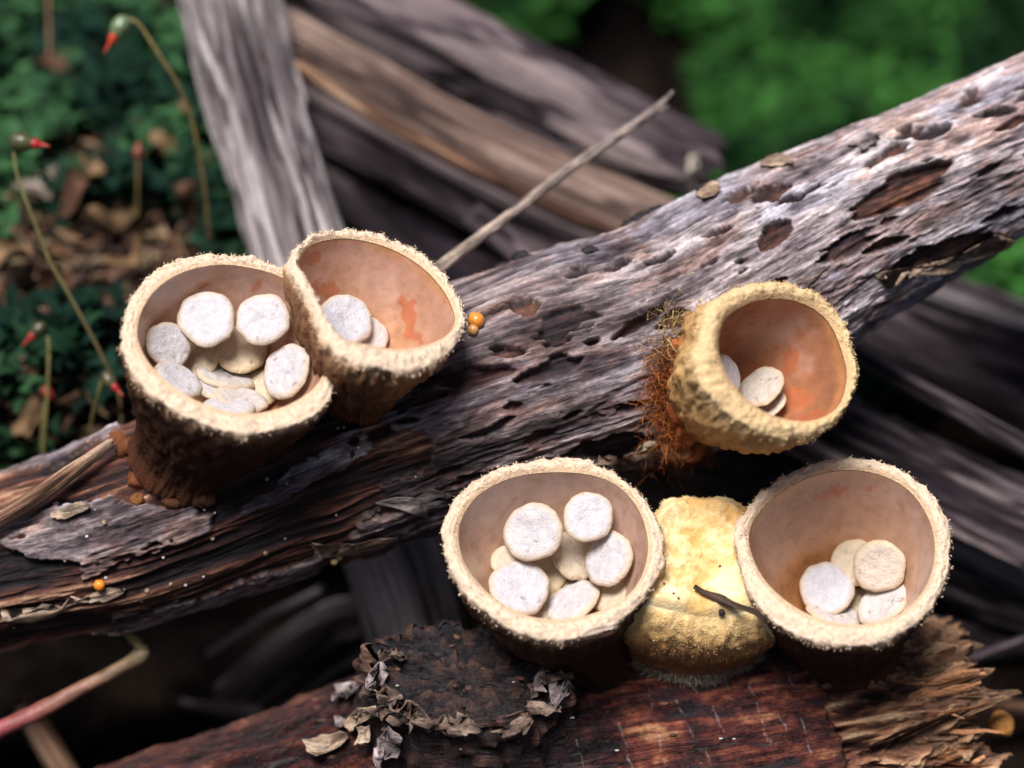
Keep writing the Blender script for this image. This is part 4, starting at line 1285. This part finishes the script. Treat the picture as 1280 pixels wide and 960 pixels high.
stick('flat_stick', [(360, 128, 1.80, 0.11), (500, 206, 1.75, 0.12), (620, 272, 1.7, 0.12), (780, 345, 1.65, 0.11)], PURP, 9,
      'dull purple-brown flat stick below the tan strip', 'stick', GB, ns=180, nth=60, amp=0.08, flat=0.6, roll=0.4, bias=0.0)
stick('brown_slab', [(300, 130, 2.30, 0.36), (480, 262, 2.25, 0.38), (640, 350, 2.2, 0.38), (840, 450, 2.2, 0.34)], PURP, 10,
      'dark purple-brown slab deepest under the leaning twig', 'slab', GB, ns=160, nth=80, amp=0.05, bias=-0.05)
stick('short_stub', [(596, 270, 1.35, 0.05), (630, 300, 1.35, 0.06), (660, 330, 1.33, 0.045)], PURP, 11, 'short broken stub wedged under the flat stick', 'stub', GB, ns=50, nth=30, bias=0.05)

GR = 'dead sticks piled under the right half of the branch'
stick('fibrous_stick', [(930, 470, 1.1, 0.17), (1050, 545, 1.05, 0.175), (1170, 605, 1.02, 0.18), (1290, 665, 1.0, 0.18), (1400, 720, 1.0, 0.17)], PURP, 14, 'thick fibrous purple-grey stick behind the deep cup', 'stick', GR, ns=220, nth=110, amp=0.11, fv=9, bias=0.08, con=1.7)
stick('pinkish_twig', [(1035, 420, 0.80, 0.036), (1110, 465, 0.80, 0.042), (1200, 515, 0.78, 0.046), (1330, 588, 0.76, 0.05)], PURP, 15, 'long straight pinkish twig beside the golden cup', 'twig', GR, ns=160, nth=40, amp=0.07, fv=12, bias=0.17)
stick('blurred_log', [(1010, 325, 1.9, 0.22), (1130, 390, 1.85, 0.23), (1280, 455, 1.8, 0.24), (1420, 510, 1.8, 0.24)], PURP, 16, 'blurred dark log under the raised end of the grey branch', 'log', GR, ns=160, nth=80, amp=0.06, bias=-0.12)
stick('pale_strip', [(1120, 350, 1.62, 0.05), (1200, 378, 1.6, 0.055), (1340, 420, 1.58, 0.055)], GREY, 17, 'pale blurred wood strip just under the raised branch end', 'strip', GR, ns=90, nth=40, bias=0.05)
stick('silver_stick', [(1090, 660, 1.5, 0.12), (1190, 715, 1.45, 0.125), (1290, 755, 1.42, 0.125), (1400, 790, 1.4, 0.12)], GREY, 18, 'silvery grey stick showing beside the wall of the deep cup', 'stick', GR, ns=140, nth=80, amp=0.09, bias=-0.02, con=1.7)
stick('low_stick', [(1130, 790, 1.7, 0.10), (1220, 800, 1.65, 0.10), (1380, 775, 1.6, 0.10)], PURP, 19, 'dark stick low down beside the splintered end', 'stick', GR, ns=120, nth=60, bias=-0.05)
stick('slim_twig', [(1185, 842, 0.95, 0.018), (1230, 818, 0.95, 0.022), (1330, 782, 0.95, 0.022)], PURP, 20, 'slim dark twig above the orange lump', 'twig', GR, ns=80, nth=24, bias=0.08)
stick('reddish_stick', [(1180, 880, 1.25, 0.05), (1260, 885, 1.25, 0.055), (1370, 900, 1.25, 0.055)], BROWN, 22, 'blurred reddish stick behind the orange lump', 'stick', GR, ns=80, nth=40, bias=-0.12)
stick('dark_root', [(900, 640, 1.3, 0.13), (1000, 600, 1.35, 0.14), (860, 560, 1.5, 0.14)], PURP, 23, 'dark root hidden behind the yellow fungus', 'root', GR, ns=80, nth=40, bias=-0.3)

GL = 'dead sticks in the dark hollow under the branch'
stick('pointed_stick', [(255, 817, 1.15, 0.030), (310, 785, 1.2, 0.026), (400, 738, 1.3, 0.020)], GREY, 24, 'blurred pointed grey stick in the dark hollow', 'stick', GL, ns=80, nth=30, bias=-0.12)
stick('driftwood_chunk', [(270, 905, 1.75, 0.13), (350, 845, 1.65, 0.16), (420, 800, 1.6, 0.16), (500, 770, 1.55, 0.12)], GREY, 25, 'blurred bluish grey wood chunk in the dark hollow', 'wood chunk', GL, ns=120, nth=70, amp=0.1, bias=-0.2, con=2.2)
stick('short_stick', [(225, 880, 1.55, 0.030), (280, 888, 1.5, 0.034), (332, 892, 1.48, 0.034)], GREY, 26, 'short pale blurred stick below the grey wood chunk', 'stick', GL, ns=60, nth=30, bias=-0.1)
stick('forked_stub', [(30, 880, 0.95, 0.05), (60, 930, 0.9, 0.055), (110, 1010, 0.85, 0.055)], BROWN, 27, 'brown forked stub behind the red stem', 'stub', GL, ns=60, nth=34, bias=-0.1)
stick('grey_stub', [(-40, 902, 1.0, 0.035), (10, 900, 1.0, 0.04), (48, 905, 0.98, 0.03)], GREY, 28, 'small grey stub beside the brown forked stub', 'stub', GL, ns=50, nth=30, bias=-0.12)
stick('hollow_log', [(40, 1010, 2.0, 0.16), (200, 960, 2.0, 0.16), (420, 930, 1.9, 0.16)], PURP, 29, 'dark log at the bottom of the hollow', 'log', GL, ns=80, nth=50, bias=-0.3)
for k, (x, y) in enumerate([(418, 702), (424, 696), (432, 690)]):
    blob('fleck', P(x, y, 0.12), 5 * UPX, (0.28, 0.22, 0.10), 1850 + k, parent=main, n=8)


# ------------------------------------------------------------------ moss, dead leaves, moss capsules
def leaf_cloud(name, pos, up, size, col, seed, label, nleaf=9, wide=0.4):
    r = np.random.default_rng(seed)
    n = len(pos) * nleaf
    base = np.repeat(pos, nleaf, 0)
    upv = np.repeat(up, nleaf, 0)
    hgt = r.random(n)
    sz = np.repeat(size, nleaf) * r.uniform(0.6, 1.25, n)
    p = base + upv * (hgt * np.repeat(size, nleaf) * 2.0)[:, None] + r.normal(size=(n, 3)) * 0.012
    az = r.uniform(0, 2 * np.pi, n)
    d = nrm(np.stack([np.cos(az), np.sin(az), 0.15 + 0.8 * hgt + r.normal(0, 0.2, n)], -1))
    s_ = nrm(np.cross(d, np.array([0, 0, 1.0]) + r.normal(size=(n, 3)) * 0.3))
    u = np.cross(s_, d)
    w_ = sz * wide
    a = p
    b1 = p + d * (sz * 0.45)[:, None] + s_ * (w_ * 0.5)[:, None] + u * (sz * 0.10)[:, None]
    b2 = p + d * (sz * 0.45)[:, None] - s_ * (w_ * 0.5)[:, None] + u * (sz * 0.10)[:, None]
    m_ = p + d * (sz * 0.5)[:, None] - u * 0.0 * sz[:, None]
    tp = p + d * sz[:, None] - u * (sz * 0.22)[:, None]
    V = np.stack([a, b1, tp, b2, m_], 1).reshape(-1, 3)
    k = np.arange(n) * 5
    F = np.concatenate([np.stack([k, k + 1, k + 4], -1), np.stack([k + 1, k + 2, k + 4], -1), np.stack([k + 2, k + 3, k + 4], -1), np.stack([k + 3, k, k + 4], -1)])
    c = np.repeat(np.repeat(col, nleaf, 0) * r.uniform(0.6, 1.5, (n, 1)), 5, 0)
    o = mk(name, V, [F], c, 'moss', kind='stuff')
    tag(o, label, 'moss')
    return o


r = np.random.default_rng(61)
# bank on the left
n = 2600
x = r.uniform(-3.3, -0.7, n)
y = r.uniform(0.35, 3.2, n)
dens = fbm(x * 2.0, y * 2.0, 0 * x, 65, 3)
keep = (dens > 0.43) & (ground_z(x, y) > -1.5) & (r.random(n) < 0.62)
x, y, dens = x[keep], y[keep], dens[keep]
pos = np.stack([x, y, ground_z(x, y) - 0.01], -1)
up = nrm(np.stack([r.normal(0, 0.3, len(x)), r.normal(0, 0.3, len(x)) - 0.1, np.ones(len(x))], -1))
tint = fbm(x * 3, y * 3, 0 * x, 66, 2)
colm = mixc(np.array([0.005, 0.019, 0.012]) + np.zeros((len(x), 3)), np.array([0.030, 0.085, 0.032]), sst(0.4, 0.65, tint))
leaf_cloud('leafy_moss', pos, up, r.uniform(0.07, 0.15, len(x)), colm, 62, 'dark bluish green leafy moss with brown litter beside the pale stake', 9, 0.55)
# bright moss beyond the branch
n = 17000
x = r.uniform(-1.6, 5.6, n)
y = r.uniform(1.7, 8.5, n)
z = ground_z(x, y)
dens = fbm(x * 0.9, y * 0.9, 0 * x, 67, 3)
gap = np.exp(-(((x - 0.80) / 0.28) ** 2 + ((y - 4.5) / 0.9) ** 2))
keep = (dens - gap * 0.7 > 0.30) & (z < -1.4) & ((y > 3.0) | (x > 1.2))
x, y, z = x[keep], y[keep], z[keep]
hum = (fbm(x * 1.8, y * 1.8, 0 * x, 68, 3) - 0.45) * 0.7
pos = np.stack([x, y, z + np.maximum(hum, 0)], -1)
up = nrm(np.stack([r.normal(0, 0.35, len(x)), r.normal(0, 0.35, len(x)) - 0.15, np.ones(len(x))], -1))
tint = fbm(x * 2.2, y * 2.2, 0 * x, 69, 3)
colm = mixc(np.array([0.003, 0.015, 0.004]) + np.zeros((len(x), 3)), np.array([0.026, 0.095, 0.017]), sst(0.38, 0.66, tint))
leaf_cloud('bright_moss', pos, up, r.uniform(0.10, 0.19, len(x)), colm, 63, 'bright green blurred moss carpet beyond the grey branch', 9, 0.42)


# fine brown litter between the moss shoots
n = 5200
x = r.uniform(-3.3, -0.75, n)
y = r.uniform(0.30, 3.2, n)
keep = ground_z(x, y) > -1.5
x, y = x[keep], y[keep]
n = len(x)
lp = np.stack([x, y, ground_z(x, y) + r.uniform(0.0, 0.06, n)], -1)
ld = nrm(np.stack([r.normal(size=n), r.normal(size=n), r.normal(0, 0.35, n)], -1))
ls = nrm(np.cross(ld, np.array([0, 0, 1.0]) + r.normal(size=(n, 3)) * 0.5))
ll = r.uniform(0.02, 0.09, n)[:, None]
lw = r.uniform(0.008, 0.035, n)[:, None]
lb_ = nrm(np.cross(ls, ld)) * r.normal(0, 0.02, (n, 1))
LV = np.stack([lp - ld * ll, lp - ls * lw + lb_, lp + ld * ll * r.uniform(0.5, 1, (n, 1)), lp + ls * lw * r.uniform(0.4, 1, (n, 1)) + lb_], 1).reshape(-1, 3)
k4 = np.arange(n) * 4
LF = np.concatenate([np.stack([k4, k4 + 1, k4 + 2], -1), np.stack([k4, k4 + 2, k4 + 3], -1)])
lc = np.array([(0.15, 0.085, 0.045), (0.06, 0.03, 0.02), (0.24, 0.17, 0.10), (0.03, 0.018, 0.014), (0.10, 0.05, 0.03)])[r.integers(0, 5, n)]
lit = mk('leaf_litter', LV, [LF], np.repeat(lc, 4, 0), 'leaf', kind='stuff', smooth=False)
tag(lit, 'fine brown litter of leaf crumbs between the dark moss shoots', 'litter')


def dead_leaf(px, py, d, a, b, ang, col, seed, label, tilt=(0.1, 0.5, 0.85)):
    r = np.random.default_rng(seed)
    n = cv(tilt[0] + r.normal(0, 0.15), tilt[1] + r.normal(0, 0.15), tilt[2])
    C = P(px, py, d)
    e1 = nrm(math.cos(ang) * CR + math.sin(ang) * CU)
    e1 = nrm(e1 - n * (e1 @ n))
    e2 = np.cross(n, e1)
    na, nb = 14, 9
    Vs, Cs = [], []
    for i in range(na):
        u = i / (na - 1)
        wv = b * UPX * math.sin(math.pi * min(max(u, 0.02), 0.98)) ** 0.7 * (1 + 0.25 * (r.random() - 0.5))
        for j in range(nb):
            v = (j / (nb - 1) - 0.5) * 2
            v *= 1 + 0.9 * (float(vn(u * 5.0, (1 if v > 0 else -1) * 3.0, seed * 1.3, seed)) - 0.55) * abs(v)
            z = (0.9 if seed % 2 else -0.6) * wv * abs(v) ** 1.6 + 0.07 * math.sin(u * 5 + seed) + 0.012 * math.sin(v * 9 + u * 7)
            Vs.append(C + e1 * (u - 0.5) * 2 * a * UPX + e2 * v * wv + n * z)
            Cs.append(np.array(col) * (1.25 if abs(v) < 0.05 else 1) * (0.75 + 0.5 * r.random()))
    Vs, Cs = np.array(Vs), np.array(Cs)
    F = grid_faces(na, nb, False)
    k = len(Vs)
    Vb = Vs - n * 0.012
    bd = np.concatenate([np.arange(nb), np.arange(1, na) * nb + nb - 1, (na - 1) * nb + np.arange(nb - 2, -1, -1), np.arange(na - 2, 0, -1) * nb])
    sideF = np.stack([bd, np.roll(bd, -1), np.roll(bd, -1) + k, bd + k], -1)
    o = mk('dead_leaf', np.concatenate([Vs, Vb]), [F, F[:, ::-1] + k, sideF], np.concatenate([Cs, Cs * 0.8]), 'leaf')
    tag(o, label, 'dead leaf', 'dead leaves lying in the dark moss')
    return o


TANL, BRL, PAL = (0.17, 0.105, 0.052), (0.085, 0.042, 0.024), (0.33, 0.27, 0.22)
for k, (x, y, d, a, b, an, c, lb) in enumerate([
    (45, 225, 1.55, 38, 20, 0.7, PAL, 'pale whitish dead leaf under the moss capsule with crimson beak'), (205, 150, 1.85, 40, 22, 0.3, TANL, 'broad tan dead leaf lying next to the pale stake, highest of the litter'), (110, 205, 1.6, 34, 26, -0.8, TANL, 'squarish tan dead leaf beside the whitish dead leaf'),
    (95, 245, 1.5, 30, 18, 0.9, BRL, 'dark brown dead leaf between the whitish leaf and the tan ones'), (200, 180, 1.7, 34, 20, 0.1, TANL, 'tan dead leaf touching the foot of the pale stake'), (15, 320, 1.35, 34, 24, 1.1, TANL, 'tan dead leaf under the curved stalk with crimson capsule'), (140, 265, 1.5, 42, 20, 0.5, TANL, 'long tan dead leaf in the middle of the brown litter'), (70, 355, 1.25, 28, 18, -0.4, BRL, 'small dark brown leaf scrap behind the curved stalk'),
    (35, 520, 0.95, 30, 16, 1.2, TANL, 'narrow tan dead leaf standing by the small capsule near the splinter'), (130, 395, 1.2, 28, 14, 0.2, BRL, 'dark leaf scrap hidden in moss beside the curved stalk'), (85, 80, 2.1, 44, 22, -0.3, BRL, 'large dark brown leaf beyond the litter near the bare reddish stalk'), (230, 250, 1.5, 26, 16, -0.9, BRL, 'dark brown leaf scrap in the shade of the pale stake'), (20, 470, 1.05, 26, 16, 0.4, BRL, 'dark leaf scrap under the small dark capsule'), (160, 320, 1.35, 30, 16, 0.9, TANL, 'tan leaf scrap sunk in moss behind the widest cup')]):
    dead_leaf(x, y, d, a, b, an, c, 900 + k, lb)


def capsule(base_pts, cap, beak, rc, rbk, ccol, bcol, scol0, scol1, label, seed):
    """base_pts: seta path; cap: (x,y,d) body centre; beak: (x,y,d) tip"""
    root = empty('moss_capsule', P(base_pts[-1][0], base_pts[-1][1], base_pts[-1][2]))
    tag(root, label, 'moss capsule', 'moss capsules on thin stalks')
    chain('stalk', base_pts, scol0, scol1, 'stem', parent=root, seed=seed, nth=8, ns=50, rough=0.05)
    c, b = np.array(cap, float), np.array(beak, float)
    dx = b - c
    dl = np.hypot(dx[0], dx[1])
    ux = dx / dl
    back = c - ux * rc * 1.35
    fr = c + ux * rc * 1.05
    prof = [(back, 0.15), (back + (c - back) * 0.15, 0.55), (back + (c - back) * 0.45, 0.9), (c, 1.0), (c + (fr - c) * 0.5, 0.86), (fr, 0.58)]
    chain('capsule', [(p[0], p[1], p[2], rc * UPX * f) for p, f in prof], ccol, ccol, 'waxy', parent=root, seed=seed + 1, nth=24, ns=40, rough=0.02)
    chain('beak', [(fr[0], fr[1], fr[2], rc * UPX * 0.60), *[(fr[0] + (b[0] - fr[0]) * f, fr[1] + (b[1] - fr[1]) * f, fr[2] + (b[2] - fr[2]) * f, rc * UPX * g) for f, g in ((0.25, 0.50), (0.45, 0.28), (0.7, 0.17), (1, 0.06))]],
          bcol, (0.38, 0.04, 0.02), 'waxy', parent=root, seed=seed + 2, nth=18, ns=30, rough=0.02)
    return root


OLV, RED, STK = (0.06, 0.062, 0.026), (0.27, 0.008, 0.014), (0.13, 0.12, 0.04)
capsule([(17, 190, 0.62, 0.0075), (22, 220, 0.62, 0.0075), (40, 270, 0.62, 0.0075), (62, 325, 0.64, 0.0075), (90, 375, 0.66, 0.0075), (125, 440, 0.7, 0.0075), (150, 500, 0.78, 0.0075), (150, 560, 0.85, 0.0075)], (28, 177, 0.6), (62, 183, 0.58), 13, 6, OLV, RED, STK, (0.10, 0.07, 0.03), 'olive moss capsule with crimson beak on a long curved stalk above the pale dead leaf', 3001)
capsule([(162, 24, 0.9, 0.0075), (175, 32, 0.9, 0.0075), (200, 70, 0.92, 0.0075), (222, 105, 0.95, 0.0075), (240, 150, 1.0, 0.0075), (255, 230, 1.1, 0.0075), (262, 300, 1.2, 0.0075)], (150, 34, 0.9), (130, 66, 0.88), 12, 6, (0.11, 0.16, 0.08), (0.45, 0.045, 0.015), (0.16, 0.13, 0.04), (0.12, 0.07, 0.03), 'pale green drooping moss capsule with orange beak beside the pale stake', 3011)
capsule([(60, 420, 0.75, 0.0075), (61, 450, 0.75, 0.0075), (58, 510, 0.78, 0.0075), (54, 570, 0.85, 0.0075)], (48, 412, 0.74), (27, 433, 0.72), 9, 5, (0.05, 0.05, 0.02), RED, STK, STK, 'small dark moss capsule with red beak pointing down, growing near the pale splinter', 3021)
capsule([(128, 470, 0.6, 0.0075), (124, 490, 0.62, 0.0075), (116, 520, 0.7, 0.0075), (110, 560, 0.8, 0.0075)], (136, 475, 0.55), (154, 495, 0.52), 9, 5, (0.06, 0.055, 0.025), RED, STK, STK, 'small moss capsule with red beak almost touching the widest cup', 3031)
capsule([(58, 500, 0.85, 0.0075), (54, 520, 0.85, 0.0075), (52, 560, 0.9, 0.0075)], (60, 492, 0.85), (66, 500, 0.84), 8, 4, (0.20, 0.02, 0.015), RED, STK, STK, 'tiny red moss capsule below the dark one near the splinter', 3041)
capsule([(172, 200, 1.3, 0.0075), (172, 230, 1.32, 0.0075), (172, 270, 1.4, 0.0075)], (172, 190, 1.3), (174, 176, 1.3), 6, 3, (0.20, 0.05, 0.03), (0.35, 0.03, 0.02), (0.14, 0.08, 0.03), STK, 'thin faded moss capsule standing upright among the brown litter', 3051)
chain('moss_stalk', [(60, -30, 2.0, 0.0075), (61, 30, 1.9, 0.0075), (62, 70, 1.85, 0.0075)], (0.16, 0.07, 0.03), (0.12, 0.06, 0.03), 'stem', 'thin bare reddish stalk standing at the far edge of the dark moss', 'stalk', seed=71)

for o in bpy.data.objects:
    if '_o' in o:
        del o['_o']
